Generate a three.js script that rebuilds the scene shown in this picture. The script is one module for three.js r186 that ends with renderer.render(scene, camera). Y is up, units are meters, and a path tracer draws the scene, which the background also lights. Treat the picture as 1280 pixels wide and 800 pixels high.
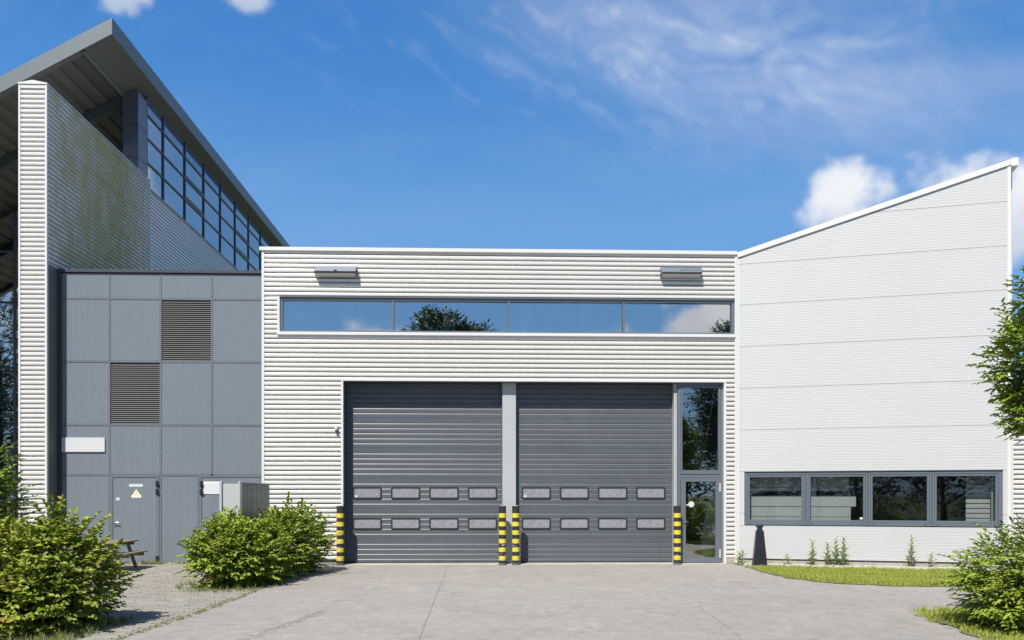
import * as THREE from 'three';
import { mergeGeometries, toCreasedNormals } from 'three/addons/utils/BufferGeometryUtils.js';
import { ImprovedNoise } from 'three/addons/math/ImprovedNoise.js';

// ------------------------------------------------------------------ camera, sky, sun, exposure
const scene = new THREE.Scene();
const R = d => d * Math.PI / 180;
const renderer = new THREE.WebGLRenderer({ antialias: true });
renderer.toneMapping = THREE.LinearToneMapping;
renderer.toneMappingExposure = 1.35;
renderer.shadowMap.enabled = true;

// lens shifted up: level camera, optical axis well below the middle of the frame
const camera = new THREE.PerspectiveCamera(2 * Math.atan(620 / 1050) * 180 / Math.PI, 1280 / 1240, 0.1, 2000);
camera.position.set(0, 1.68, 20.6);
camera.rotation.y = -R(1.855);
camera.setViewOffset(1280, 1240, 0, 0, 1280, 800);
scene.add(camera);

const SUN_ALT = R(54.5), SUN_AZ = R(24);
const sunDir = new THREE.Vector3(-Math.sin(SUN_AZ) * Math.cos(SUN_ALT), Math.sin(SUN_ALT), Math.cos(SUN_AZ) * Math.cos(SUN_ALT));
const sun = new THREE.DirectionalLight(new THREE.Color().setRGB(1, 0.95, 0.86), 5);
sun.position.copy(sunDir).multiplyScalar(90);
sun.target.position.set(0, 2, 0);
sun.castShadow = true;
sun.shadow.mapSize.set(4096, 4096);
Object.assign(sun.shadow.camera, { left: -45, right: 45, top: 45, bottom: -45, near: 1, far: 220 });
scene.add(sun, sun.target);

const noise3 = new ImprovedNoise();
function fbm(x, y, z, oct, gain = 0.5) {
  let s = 0, a = 1, t = 0;
  for (let i = 0; i < oct; i++) { s += a * noise3.noise(x, y, z); t += a; a *= gain; x = x * 2.03 + 7.1; y = y * 2.03 + 3.7; z = z * 2.03 + 1.9; }
  return s / t;
}
const sstep = (a, b, x) => { const t = Math.min(1, Math.max(0, (x - a) / (b - a))); return t * t * (3 - 2 * t); };
const lerp = (a, b, t) => a + (b - a) * t;

function buildSky() {
  const W = 2048, Hh = 1024, data = new Float32Array(W * Hh * 4);
  // cumulus heaps: bearing from straight ahead (deg, + to the right), elevation of base, half width, height
  const heaps = [[24.0, 14.8, 3.8, 5.4], [30.5, 14.4, 5.4, 5.0], [-23.4, 28.2, 2.2, 1.6], [-15.6, 29.1, 2.1, 1.6], [42, 12, 6, 5],
    [165, 9.6, 3.9, 4.6], [170.5, 9.0, 2.6, 2.2], [187, 9.6, 2.6, 2.0], [150, 8, 5, 4], [96, 14, 9, 8], [110, 10, 7, 6], [70, 12, 5, 4], [-70, 12, 8, 7], [-110, 9, 7, 5], [-140, 14, 9, 6], [205, 18, 8, 6], [-60, 24, 5, 4]];
  const SK = 0.66;
  const k = [[0, .46, .68, .92], [6, .31, .56, .89], [12, .20, .46, .87], [18, .165, .40, .82], [25, .085, .295, .72], [32, .058, .24, .64], [45, .036, .155, .47], [90, .022, .105, .36]];
  for (let j = 0; j < Hh; j++) {
    const el = 90 - (j + 0.5) * 180 / Hh;           // top row first
    const row = Hh - 1 - j;                         // DataTexture rows run bottom to top
    let c0 = [0.2, 0.21, 0.2];
    if (el >= 0) { let i = 0; while (i < k.length - 2 && el > k[i + 1][0]) i++; const t = sstep(0, 1, (el - k[i][0]) / (k[i + 1][0] - k[i][0])) * .3 + .7 * (el - k[i][0]) / (k[i + 1][0] - k[i][0]); c0 = [1, 2, 3].map(n => lerp(k[i][n], k[i + 1][n], t)); }
    const ce = Math.cos(R(el)), se = Math.sin(R(el));
    for (let i = 0; i < W; i++) {
      // three.js equirect: u = atan2(dz, dx) / 2pi + 0.5
      const ph = ((i + 0.5) / W - 0.5) * 2 * Math.PI, dx = ce * Math.cos(ph), dz = ce * Math.sin(ph), dy = se;
      let r = c0[0], g = c0[1], b = c0[2];
      if (el > -1) {
        let az = Math.atan2(dx, -dz) * 180 / Math.PI;   // bearing from straight ahead
        // high thin cirrus on a plane
        const px = dx / (dy + 0.12), pz = dz / (dy + 0.12);
        const a0 = 0.35, u = px * Math.cos(a0) + pz * Math.sin(a0), v = -px * Math.sin(a0) + pz * Math.cos(a0);
        const wx = fbm(u * 0.8, v * 0.8, 3.1, 3) * 0.9;
        const st = fbm(u * 0.9 + wx, v * 3.6 + wx * 1.5, 9.2, 5, .55), big = fbm(u * 0.42 + 1.3, v * 0.55 - 0.4, 5.5, 2);
        let ci = sstep(-0.12, 0.5, st * 0.9 + big * 0.75) * sstep(4, 14, el);
        // the veil in view, upper right
        const al = az - 16, ac = el - 26.8 + al * 0.30, ddx = al / 13.5, ddy = ac / 3.9;
        let veil = 0, guard = Math.exp(-Math.pow((az - 2) / 42, 4) - Math.pow((el - 18) / 20, 4));
        if (Math.abs(al) < 50) {
          const wp = fbm(al * .11, ac * .2, 4.4, 3) * 2.2, wq = fbm(al * .09 + 9, ac * .17, 8.8, 3) * 3.2;
          const fib = fbm(al * .20 + wq, ac * .55 + wp, 2.2, 6, .62), fil = fbm(al * .5 + ac * .3 + wq, ac * 1.7 + wp * 2, 6.2, 4, .6);
          veil = Math.exp(-(ddx * ddx + ddy * ddy)) * sstep(-1.0, .95, fib * 1.2 + fil * .5 + .12) * .6 + Math.exp(-Math.pow((al + 2) / 22, 2) - Math.pow((el - 28) / 5, 2)) * sstep(.05, .7, fib + fil * .4) * .3;
        }
        ci = ci * 0.5 * (1 - 0.93 * guard) + veil;
        ci = Math.min(0.8, ci);
        r = lerp(r, .84, ci); g = lerp(g, .90, ci); b = lerp(b, 1.0, ci);
        // cumulus
        let best = 0, rel = 0, small = false;
        for (const [ha, he, hw, hh] of heaps) {
          let da = az - ha; if (da > 180) da -= 360; if (da < -180) da += 360;
          if (Math.abs(da) > hw * 1.9 || el < he - hh * .5 || el > he + hh * 1.7) continue;
          const xx = da / hw, yy = (el - he) / hh;
          const q = 13 * Math.pow(4 / Math.min(4, hw), .8), n = fbm(dx * q + ha, dy * q * 1.2, dz * q, 6, .6);
          const body = 1 - Math.sqrt(xx * xx + Math.pow(Math.max(0, yy - 0.15) / 0.85, 2)) + (yy < 0.15 ? (yy - 0.15) * 1.6 : 0);
          const d = sstep(-0.06, hw < 2.5 ? .6 : .36, body * 0.9 + n * (hw < 2.5 ? 1.5 : .95));
          if (d > best) { best = d; small = hw < 2.5; rel = yy + n * 0.5; }
        }
        if (best > 0) { const A = small ? .72 : .95; const sh = sstep(-0.1, 0.8, rel); r = lerp(r, lerp(.70, 1.03, sh), best * A); g = lerp(g, lerp(.77, 1.04, sh), best * A); b = lerp(b, lerp(.90, 1.08, sh), best * A); }
      }
      const o = (row * W + i) * 4; data[o] = r * SK; data[o + 1] = g * SK; data[o + 2] = b * SK; data[o + 3] = 1;
    }
  }
  const t = new THREE.DataTexture(data, W, Hh, THREE.RGBAFormat, THREE.FloatType);
  t.mapping = THREE.EquirectangularReflectionMapping; t.magFilter = THREE.LinearFilter; t.minFilter = THREE.LinearFilter; t.colorSpace = THREE.LinearSRGBColorSpace; t.needsUpdate = true;
  return t;
}
const skyTex = buildSky();
scene.background = skyTex; scene.environment = skyTex;

// ------------------------------------------------------------------ helpers
let seed = 1234567;
function rnd() { seed |= 0; seed = seed + 0x6D2B79F5 | 0; let t = Math.imul(seed ^ seed >>> 15, 1 | seed); t = t + Math.imul(t ^ t >>> 7, 61 | t) ^ t; return ((t ^ t >>> 14) >>> 0) / 4294967296; }
const rr = (a, b) => a + (b - a) * rnd();
const used = {};
function numbered(n) { const k = used[n] = (used[n] ?? -1) + 1; return k ? `${n}_${String(k).padStart(3, '0')}` : n; }
function thing(name, label, category, pos = [0, 0, 0], turn = 0, group) {
  const o = new THREE.Group(); o.name = numbered(name); o.position.set(...pos); o.rotation.y = turn;
  o.userData = { label, category }; if (group) o.userData.group = group; scene.add(o); return o;
}
function metreUV(g) {                                   // uv in metres from the dominant axis of each face
  if (g.index) g = g.toNonIndexed();
  const p = g.attributes.position, uv = new Float32Array(p.count * 2), a = new THREE.Vector3(), b = new THREE.Vector3(), c = new THREE.Vector3(), n = new THREE.Vector3();
  for (let i = 0; i < p.count; i += 3) {
    a.fromBufferAttribute(p, i); b.fromBufferAttribute(p, i + 1); c.fromBufferAttribute(p, i + 2);
    n.copy(b).sub(a).cross(c.sub(a)); const x = Math.abs(n.x), y = Math.abs(n.y), z = Math.abs(n.z);
    for (let q = 0; q < 3; q++) { a.fromBufferAttribute(p, i + q); const [u, v] = y >= x && y >= z ? [a.x, a.z] : x >= z ? [a.z, a.y] : [a.x, a.y]; uv[(i + q) * 2] = u; uv[(i + q) * 2 + 1] = v; }
  }
  g.setAttribute('uv', new THREE.BufferAttribute(uv, 2)); return g;
}
function prep(g, color) {
  g = metreUV(g); if (!g.attributes.normal) g.computeVertexNormals();
  for (const k of Object.keys(g.attributes)) if (!['position', 'normal', 'uv', 'color'].includes(k)) g.deleteAttribute(k);
  return g;
}
function part(name, geos, mat, parent, label) {
  if (!Array.isArray(geos)) geos = [geos];
  geos = geos.map(prep);
  const m = new THREE.Mesh(geos.length > 1 ? mergeGeometries(geos) : geos[0], mat);
  m.name = name; m.castShadow = m.receiveShadow = true; if (label) m.userData.label = label;
  parent.add(m); return m;
}
function sub(name, parent, pos = [0, 0, 0], label) { const g = new THREE.Group(); g.name = name; g.position.set(...pos); if (label) g.userData.label = label; parent.add(g); return g; }
function struct(name, geos, mat) { const m = part(numbered(name), geos, mat, scene); m.userData.kind = 'structure'; return m; }
function single(name, geos, mat, label, category, group) { const m = part(numbered(name), geos, mat, scene); m.userData = { label, category }; if (group) m.userData.group = group; return m; }

function polyGeo(quads) {                               // list of quads / triangles of [x,y,z]
  const v = []; for (const q of quads) for (let i = 1; i < q.length - 1; i++) v.push(...q[0], ...q[i], ...q[i + 1]);
  const g = new THREE.BufferGeometry(); g.setAttribute('position', new THREE.Float32BufferAttribute(v, 3)); g.computeVertexNormals(); return g;
}
function box(x0, x1, y0, y1, z0, z1, c = 0.004) {       // chamfered box, 44 triangles
  c = Math.min(c, (x1 - x0) / 3, (y1 - y0) / 3, (z1 - z0) / 3);
  const lo = [x0, y0, z0], hi = [x1, y1, z1], P = (s, ax) => [0, 1, 2].map(i => { const e = s[i] > 0 ? hi[i] : lo[i]; return i === ax ? e : e - s[i] * c; });
  const q = [];
  const out = (face, s) => { const [a, b, d] = face; const n = new THREE.Vector3().subVectors(new THREE.Vector3(...b), new THREE.Vector3(...a)).cross(new THREE.Vector3().subVectors(new THREE.Vector3(...d), new THREE.Vector3(...a))); if (n.dot(new THREE.Vector3(...s)) < 0) face.reverse(); q.push(face); };
  for (let ax = 0; ax < 3; ax++) { const [u, v] = [(ax + 1) % 3, (ax + 2) % 3];
    for (const s of [-1, 1]) { const S = (a, b) => { const t = [0, 0, 0]; t[ax] = s; t[u] = a; t[v] = b; return t; }; const n = [0, 0, 0]; n[ax] = s; out([P(S(-1, -1), ax), P(S(1, -1), ax), P(S(1, 1), ax), P(S(-1, 1), ax)], n); }
    for (const a of [-1, 1]) for (const b of [-1, 1]) { const S = w => { const t = [0, 0, 0]; t[ax] = w; t[u] = a; t[v] = b; return t; }; const n = [0, 0, 0]; n[u] = a; n[v] = b; out([P(S(-1), u), P(S(1), u), P(S(1), v), P(S(-1), v)], n); } }
  for (const a of [-1, 1]) for (const b of [-1, 1]) for (const d of [-1, 1]) out([P([a, b, d], 0), P([a, b, d], 1), P([a, b, d], 2)], [a, b, d]);
  return polyGeo(q);
}
const sheet = (x0, x1, y0, y1, z) => polyGeo([[[x0, y0, z], [x1, y0, z], [x1, y1, z], [x0, y1, z]]]);
function tube(pts, r, seg = 8, rad = 6) { return new THREE.TubeGeometry(new THREE.CatmullRomCurve3(pts.map(p => new THREE.Vector3(...p))), seg, r, rad, false); }
function taper(a, b, ra, rb, rad = 7) {
  const A = new THREE.Vector3(...a), B = new THREE.Vector3(...b), d = B.clone().sub(A), g = new THREE.CylinderGeometry(rb, ra, d.length(), rad, 1);
  g.applyQuaternion(new THREE.Quaternion().setFromUnitVectors(new THREE.Vector3(0, 1, 0), d.clone().normalize())); const m = A.add(B).multiplyScalar(.5); g.translate(m.x, m.y, m.z); return g;
}
function cyl(x, y0, y1, z, r0, r1, rad = 20) { const g = new THREE.CylinderGeometry(r1, r0, y1 - y0, rad, 1); g.translate(x, (y0 + y1) / 2, z); return g; }
// a sheet swept along x: profile points [y, z], smooth where asked
function swept(prof, xL, xR, crease = 0.6) {
  const v = [], idx = [];
  prof.forEach(([y, z]) => { v.push(typeof xL === 'function' ? xL(y) : xL, y, z, typeof xR === 'function' ? xR(y) : xR, y, z); });
  for (let i = 0; i < prof.length - 1; i++) { const a = i * 2; idx.push(a, a + 1, a + 3, a, a + 3, a + 2); }
  const g = new THREE.BufferGeometry(); g.setAttribute('position', new THREE.Float32BufferAttribute(v, 3)); g.setIndex(idx); g.computeVertexNormals();
  return crease ? toCreasedNormals(g, crease) : g;
}
const PITCH = 0.1148, DEPTH = 0.062;
function wave(y0, y1, lean = 0, phase = 0) {            // sinusoidal cladding profile
  const n = Math.max(4, Math.ceil((y1 - y0) / PITCH * 20)), p = [];
  for (let i = 0; i <= n; i++) { const y = lerp(y0, y1, i / n); let f = y / PITCH + phase; f = Math.abs(f - Math.floor(f) - .5) * 2;   // 0 on the crest, 1 in the groove
    p.push([y, -DEPTH * (.14 * f * f + .86 * sstep(.58, .86, f)) + lean * (1 - i / n)]); }
  return p;
}
const corrug = (x0, x1, y0, y1, lean, phase) => swept(wave(y0, y1, lean, phase), x0, x1, 0);

// ---- textures (tileable lattice noise)
function lattice(n, s) { const a = new Float32Array(n * n); let q = s >>> 0; for (let i = 0; i < a.length; i++) { q = (Math.imul(q, 1664525) + 1013904223) >>> 0; a[i] = q / 4294967296; } return (x, y) => { x *= n; y *= n; const i = Math.floor(x), j = Math.floor(y), fx = x - i, fy = y - j, u = fx * fx * (3 - 2 * fx), v = fy * fy * (3 - 2 * fy), I = ((i % n) + n) % n, J = ((j % n) + n) % n, I1 = (I + 1) % n, J1 = (J + 1) % n; return lerp(lerp(a[J * n + I], a[J * n + I1], u), lerp(a[J1 * n + I], a[J1 * n + I1], u), v); }; }
const L = [4, 8, 16, 32, 64, 128, 256, 512].map((n, i) => lattice(n, 77 + i * 31));
function tex(w, h, sizeU, sizeV, fn, srgb = true) {     // fn(u, v) -> linear [r,g,b] for colours, or a grey value
  const d = new Uint8Array(w * h * 4), enc = x => { x = Math.min(1, Math.max(0, x)); return 255 * (srgb ? (x <= .0031308 ? 12.92 * x : 1.055 * Math.pow(x, 1 / 2.4) - .055) : x); };
  for (let j = 0; j < h; j++) for (let i = 0; i < w; i++) { const c = fn((i + .5) / w, (j + .5) / h), o = (j * w + i) * 4; for (let q = 0; q < 3; q++) d[o + q] = enc(c.length ? c[q] : c); d[o + 3] = 255; }
  const t = new THREE.DataTexture(d, w, h); t.wrapS = t.wrapT = THREE.RepeatWrapping; t.magFilter = THREE.LinearFilter; t.minFilter = THREE.LinearMipmapLinearFilter; t.generateMipmaps = true; t.repeat.set(1 / sizeU, 1 / sizeV);
  if (srgb) t.colorSpace = THREE.SRGBColorSpace; t.needsUpdate = true; return t;
}
const mul = (c, k) => c.map(x => x * k);
const S = (o) => new THREE.MeshStandardMaterial({ side: THREE.DoubleSide, ...o });
const C = (r, g, b) => new THREE.Color().setRGB(r, g, b);

// faint blotches and rain streaks used by painted and galvanised metal
const metalVar = (amp, streak) => tex(512, 512, 5.3, 5.3, (u, v) => { const n = (L[0](u, v) * .3 + L[2](u, v) * .35 + L[4](u, v) * .2 + L[6](u, v) * .15 - .5) * amp, s = (L[5](u, v * .02 + .3) * .6 + L[6](u, v * .03) * .4 - .5) * streak; const k = Math.min(1, .93 + n + s); return [k, k, k]; });
const roughVar = (base, amp) => tex(256, 256, 1.7, 1.7, (u, v) => base + (L[2](u, v) * .4 + L[4](u, v) * .35 + L[6](u, v) * .25 - .5) * amp, false);
const silverTex = metalVar(.08, .03), panelTex = metalVar(.05, .06), whiteTex = metalVar(.05, .012), rMid = roughVar(.5, .3), rLow = roughVar(.35, .25);

const M = {};
M.silver = S({ color: C(.75, .73, .70), map: silverTex, roughness: .5, metalness: .12, roughnessMap: rMid });
M.trim = S({ color: C(.68, .675, .665), map: whiteTex, roughness: .5 });
M.whitePanel = S({ color: C(.535, .54, .55), map: whiteTex, roughness: .5 });
M.greyPanel = S({ color: C(.182, .21, .242), map: panelTex, roughness: .55, roughnessMap: rMid });
M.batten = S({ color: C(.14, .165, .20), map: panelTex, roughness: .5 });
M.frame = S({ color: C(.135, .16, .19), map: panelTex, roughness: .45, roughnessMap: rLow });
// dust, scuffs by the floor and one pale run on the second leaf
M.door = S({ color: C(.098, .114, .132), roughness: .42, map: tex(1024, 512, 8.6, 4.7, (u, v) => {
  const x = ((u * 8.6 + 3.9) % 8.6) - 3.9, y = v * 4.7; let k = .92 + (L[1](u, v) - .5) * .06 + (L[4](u, v * .25) - .5) * .08 + (L[7](u, v) - .5) * .06; const out = [k, k, k];
  let a = 0; if (y < .22 + .2 * L[5](u, .3)) a = sstep(.62, .78, L[7](u, v) * .5 + L[6](u, v * .5) * .5) * .9;
  if (Math.abs(x - 2.50 - (L[5](.2, v) - .5) * .03) < .02 && y > 3.02 && y < 3.92) a = Math.max(a, .35 + .5 * L[6](u, v));
  if (L[7](u * 2 % 1, v * 2 % 1) > .985 && L[4](u, v) > .6) a = .7;
  return out.map(c => Math.min(1.0, c * (1 + a * .0)) * (1 - a) + a * 1.0).map((c, q) => a > 0 ? Math.min(1, c) : c * .93);
}) });
M.darkMetal = S({ color: C(.05, .06, .075), roughness: .45 });
M.black = S({ color: C(.012, .012, .014), roughness: .5 });
M.rubber = S({ color: C(.02, .02, .021), roughness: .75 });
M.post = S({ color: C(.42, .43, .44), map: whiteTex, roughness: .5 });
M.chrome = S({ color: C(.6, .6, .6), roughness: .25, metalness: 1 });
M.white = S({ color: C(.56, .57, .57), roughness: .55 });
M.blind = S({ color: C(.33, .33, .33), roughness: .7 });
M.soffit = S({ color: C(.15, .145, .135), map: panelTex, roughness: .6 });
M.deck = S({ color: C(.13, .13, .125), map: panelTex, roughness: .6 });
M.fascia = S({ color: C(.15, .185, .205), map: panelTex, roughness: .45 });
M.interior = S({ color: C(.26, .26, .25), roughness: .9 });
M.interiorDark = S({ color: C(.22, .22, .22), roughness: .9 });
M.roofing = S({ color: C(.10, .10, .10), roughness: .9 });
M.acrylic = S({ color: C(.30, .30, .335), roughness: .28, map: tex(256, 256, .74, .74, (u, v) => { const k = .82 + (L[3](u, v * .3) - .5) * .25 + (L[5](u, v * .15) - .5) * .22 + (L[6](u, v) - .5) * .1; return [k, k, k * 1.01]; }) });
M.coated = new THREE.MeshPhysicalMaterial({ color: C(.6, .7, .74), metalness: 0, roughness: .012, transmission: 1, thickness: 0, ior: 8, side: THREE.DoubleSide });
M.doorGlass = new THREE.MeshPhysicalMaterial({ color: C(.6, .7, .7), metalness: 0, roughness: .01, transmission: 1, thickness: 0, ior: 4, side: THREE.DoubleSide });
M.clear = new THREE.MeshPhysicalMaterial({ color: C(.82, .88, .88), metalness: 0, roughness: .01, transmission: 1, thickness: 0, ior: 1.95, side: THREE.DoubleSide });
M.concrete = S({ color: C(.46, .44, .40), roughness: .9, map: tex(512, 512, 3.1, 3.1, (u, v) => { const k = .8 + (L[2](u, v) - .5) * .25 + (L[5](u, v) - .5) * .22 + (L[7](u, v) - .5) * .2; return [k, k * .99, k * .96]; }) });
// algae growing in runs down the north-facing cladding (green film with its own outline)
M.algae = S({ roughness: .6, metalness: .1, map: tex(1024, 1024, 12.4, 12.4, (u, v) => {
  const x = u * 12.4, y = v * 12.4; const base = [.80, .75, .66];
  const gr = L[6](u, v) * .5 + L[7](u, v) * .5, pt = L[3](u, v) * .5 + L[4](u * 1.0, v * .35) * .5, zz = 12.4 - x;     // metres back from the fin's front edge
  const bell = (c, w) => Math.exp(-Math.pow((zz - c + (L[3](u, v) - .5) * 1.1 + (L[5](u, v) - .5) * .5) / w, 2));
  let a = bell(1.2, .8) * .40 + bell(2.5, .8) * .48 + bell(3.8, .7) * .75 + bell(5.2, .7) * .36;
  a = sstep(.05, .62, a * (.45 + .9 * pt) * (.65 + .7 * gr)) * .9;
  const k = .86 + (L[5](u, v * .1) - .5) * .16 + (L[4](u, v) - .5) * .10;
  return [lerp(base[0] * k, .40, a), lerp(base[1] * k, .385, a), lerp(base[2] * k, .07, a)];
}) });

// ------------------------------------------------------------------ ground
const shapeGeo = (pts, y) => { const s = new THREE.Shape(pts.map(([x, z]) => new THREE.Vector2(x, -z))); const g = new THREE.ShapeGeometry(s); g.rotateX(-Math.PI / 2); g.translate(0, y, 0); return g; };
M.earth = S({ roughness: 1, map: tex(512, 512, 9, 9, (u, v) => { const n = L[2](u, v) * .4 + L[5](u, v) * .35 + L[7](u, v) * .25; return [lerp(.05, .11, n), lerp(.07, .13, n), lerp(.02, .045, n)]; }) });
struct('ground', shapeGeo([[-900, -900], [900, -900], [900, 900], [-900, 900]], -.05), M.earth);
const asphTex = tex(2048, 2048, 17, 17, (u, v) => {
  const f = L[7](u * 3 % 1, v * 3 % 1), f2 = L[7](v * 2 % 1, u * 2 % 1), m = L[5](u, v), b = L[2](u, v) * .5 + L[3](u, v) * .5, big = L[0](u, v) * .6 + L[1](u, v) * .4;
  let k = .90 + (f - .5) * .34 + (f2 - .5) * .20 + (m - .5) * .14 + (b - .5) * .10 + (big - .5) * .12;
  const stain = sstep(.62, .8, L[3](u + .3, v * .9)) * sstep(.45, .75, L[5](v, u)); k *= 1 - .10 * stain;
  const pale = sstep(.66, .84, L[3](u * 1.0 + .71, v + .2)) * sstep(.4, .7, L[6](u, v)); k *= 1 + .10 * pale;
  if (f > .93) k *= .7; if (f2 > .95) k *= 1.3;
  return [.31 * k, .287 * k, .26 * k];
});
const asphBump = tex(1024, 1024, 2.3, 2.3, (u, v) => L[7](u, v) * .6 + L[6](u, v) * .4, false);
M.asphalt = S({ roughness: .93, map: asphTex, bumpMap: asphBump, bumpScale: .004 });
struct('yard_pavement', shapeGeo([[-4.08, .06], [6.25, .06], [40, 9], [60, 30], [-60, 30], [-60, 13], [-4.3, 11.2], [-4.2, 9.1], [-4.02, 5.6], [-4.0, 2]], 0), M.asphalt);
// pale smears and saw-cut joints in the slab
M.joint = S({ color: C(.21, .20, .185), roughness: 1 });
struct('pavement_joint', [shapeGeo([[-.892, .5], [-.880, .5], [-.750, 12], [-.762, 12]], .004), shapeGeo([[-4, 2.388], [6.0, 2.418], [6.0, 2.426], [-4, 2.396]], .004), ...[[[3.55, 6.9], [3.2, 8.2], [3.15, 9.6], [2.95, 11.4]], [[-2.1, 7.6], [-1.75, 7.75], [-1.6, 8.05]], [[4.6, 3.4], [4.9, 4.4], [4.85, 5.3]]].map(c => {
  const q = []; let px = c[0][0], pz = c[0][1]; for (let i = 1; i < c.length; i++) for (let t = 1; t <= 9; t++) { const x = lerp(c[i - 1][0], c[i][0], t / 9) + rr(-.025, .025), z = lerp(c[i - 1][1], c[i][1], t / 9) + rr(-.02, .02), w = rr(.002, .005); q.push([[px - w, .004, pz], [x - w, .004, z], [x + w, .004, z], [px + w, .004, pz]]); px = x; pz = z; } return polyGeo(q); })], M.joint);
const smearTex = tex(256, 256, 1, 1, (u, v) => { const k = .9 + (L[6](u, v) - .5) * .4; return [.40 * k, .39 * k, .37 * k]; });
M.smear = S({ roughness: .95, map: smearTex });
{ // ragged pale scrape marks left on the slab: many small flecks
  const q = []; const fleck = (x, z, w, l, a) => { const c = Math.cos(a), s = Math.sin(a), n = 6, r = []; for (let i = 0; i < n; i++) { const t = i / n * 2 * Math.PI, e = rr(.6, 1.2), X = Math.cos(t) * l * e, Z = Math.sin(t) * w * e; r.push([x + X * c - Z * s, .004, z + X * s + Z * c]); } q.push(r.reverse()); };
  for (let i = 0; i < 260; i++) { const t = rnd(); fleck(-2.9 + t * .55 + rr(-.08, .08), 11.2 - t * 3.0 + rr(-.12, .12), rr(.004, .012), rr(.02, .09), -1.2 + rr(-.3, .3)); }
  for (let i = 0; i < 120; i++) fleck(-3.0 + rr(-.5, .5), 1.9 + rr(-.15, .15), rr(.004, .014), rr(.03, .1), rr(-.3, .3));
  for (let i = 0; i < 160; i++) fleck(rr(-3.5, 5), rr(1, 11), rr(.003, .009), rr(.01, .04), rr(0, 3));
  struct('pavement_scuffs', polyGeo(q), M.smear);
}
struct('door_threshold', [box(-3.45, 4.8, -.1, .012, -.5, .10, .006), box(4.8, 5.95, -.1, .016, -.3, .12, .006)], M.concrete);

// clinker paving on the left, laid stone by stone
{
  struct('paving_bed', shapeGeo([[-16, -.5], [-5.4, -.5], [-5.4, .02], [-4.09, .02], [-4.01, 2], [-4.03, 5.6], [-4.21, 9.1], [-4.31, 11.2], [-16, 12.4]], -.012), S({ roughness: 1, map: tex(256, 256, 1.3, 1.3, (u, v) => { const n = L[6](u, v) * .5 + L[4](u, v) * .5; return [lerp(.10, .26, n), lerp(.11, .24, n), lerp(.05, .19, n)]; }) }));
  const bg = prep(box(-.097, .097, -.06, 0, -.047, .047, .005));
  const xs = []; for (let z = -.45; z < 11.0; z += .1) { const row = Math.round(z / .1); const edge = z < 2 ? lerp(-4.09, -4.02, z / 2) : z < 5.6 ? -4.03 : lerp(-4.04, -4.3, (z - 5.6) / 5.6);
    for (let x = -11.0 + (row % 2 ? .1 : 0); x < (z < .05 ? -5.5 : edge - .12); x += .2) xs.push([x, z]); }
  const im = new THREE.InstancedMesh(bg, S({ color: C(1, 1, 1), roughness: .95, map: tex(256, 256, .9, .9, (u, v) => { const k = .85 + (L[7](u, v) - .5) * .35 + (L[4](u, v) - .5) * .2; return [k, k, k]; }) }), xs.length);
  const m4 = new THREE.Matrix4(), q4 = new THREE.Quaternion(), e = new THREE.Euler(), col = new THREE.Color();
  xs.forEach(([x, z], i) => { e.set(rr(-.012, .012), rr(-.02, .02), rr(-.008, .008)); m4.compose(new THREE.Vector3(x + rr(-.002, .002), rr(-.004, .003), z + rr(-.002, .002)), q4.setFromEuler(e), new THREE.Vector3(1, 1, 1)); im.setMatrixAt(i, m4); const k = rr(.8, 1.12), w = rnd(); col.setRGB(.305 * k, (.282 + .01 * w) * k, (.23 + .03 * w) * k); im.setColorAt(i, col); });
  im.name = 'paving_bricks'; im.userData = { kind: 'structure', label: 'grey brown brick paving laid in courses beside the asphalt yard', category: 'paving' }; im.castShadow = im.receiveShadow = true; scene.add(im);
}

// lawn patches on the right
const lawnA = [[6.20, 1.05], [6.1, 2.2], [6.16, 3.6], [6.7, 4.7], [7.5, 5.22], [9.3, 5.42], [13.5, 5.7], [14.5, 3.35], [11.7, 2.75], [7.0, 1.25]];
const lawnB = [[6.22, 8.66], [7.4, 8.5], [9.5, 8.45], [13, 8.4], [13, 14], [6.4, 13.5], [5.75, 11.6], [5.9, 10.4]];
M.soil = S({ roughness: 1, map: tex(256, 256, 1.1, 1.1, (u, v) => { const n = L[6](u, v) * .6 + L[4](u, v) * .4; return [lerp(.09, .2, n), lerp(.10, .2, n), lerp(.035, .08, n)]; }) });
struct('gravel_bed', shapeGeo([[6.28, .02], [11.99, 1.79], [11.7, 2.9], [6.15, 1.3]], .006), S({ roughness: 1, map: tex(256, 256, .9, .9, (u, v) => { const n = L[7](u, v) * .6 + L[5](u, v) * .4; return [lerp(.16, .42, n), lerp(.15, .39, n), lerp(.11, .32, n)]; }) }));
const ragged = p => { const o = []; p.forEach((a, i) => { const b = p[(i + 1) % p.length], n = Math.max(2, Math.round(Math.hypot(b[0] - a[0], b[1] - a[1]) / .12)); for (let k = 0; k < n; k++) { const x = lerp(a[0], b[0], k / n), z = lerp(a[1], b[1], k / n); o.push([x + fbm(x * 3.3, 2, z * 3.3, 3) * .22, z + fbm(x * 3.3, 7, z * 3.3, 3) * .22]); } }); return o; };
struct('lawn', shapeGeo(ragged(lawnA), .012), M.soil); struct('lawn', shapeGeo(ragged(lawnB), .012), M.soil);
const inPoly = (p, x, z) => { let c = false; for (let i = 0, j = p.length - 1; i < p.length; j = i++) if ((p[i][1] > z) !== (p[j][1] > z) && x < (p[j][0] - p[i][0]) * (z - p[i][1]) / (p[j][1] - p[i][1]) + p[i][0]) c = !c; return c; };
M.leaf = new THREE.MeshPhysicalMaterial({ vertexColors: true, roughness: .55, side: THREE.DoubleSide, transmission: .22, thickness: 0, specularIntensity: .5 });
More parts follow.
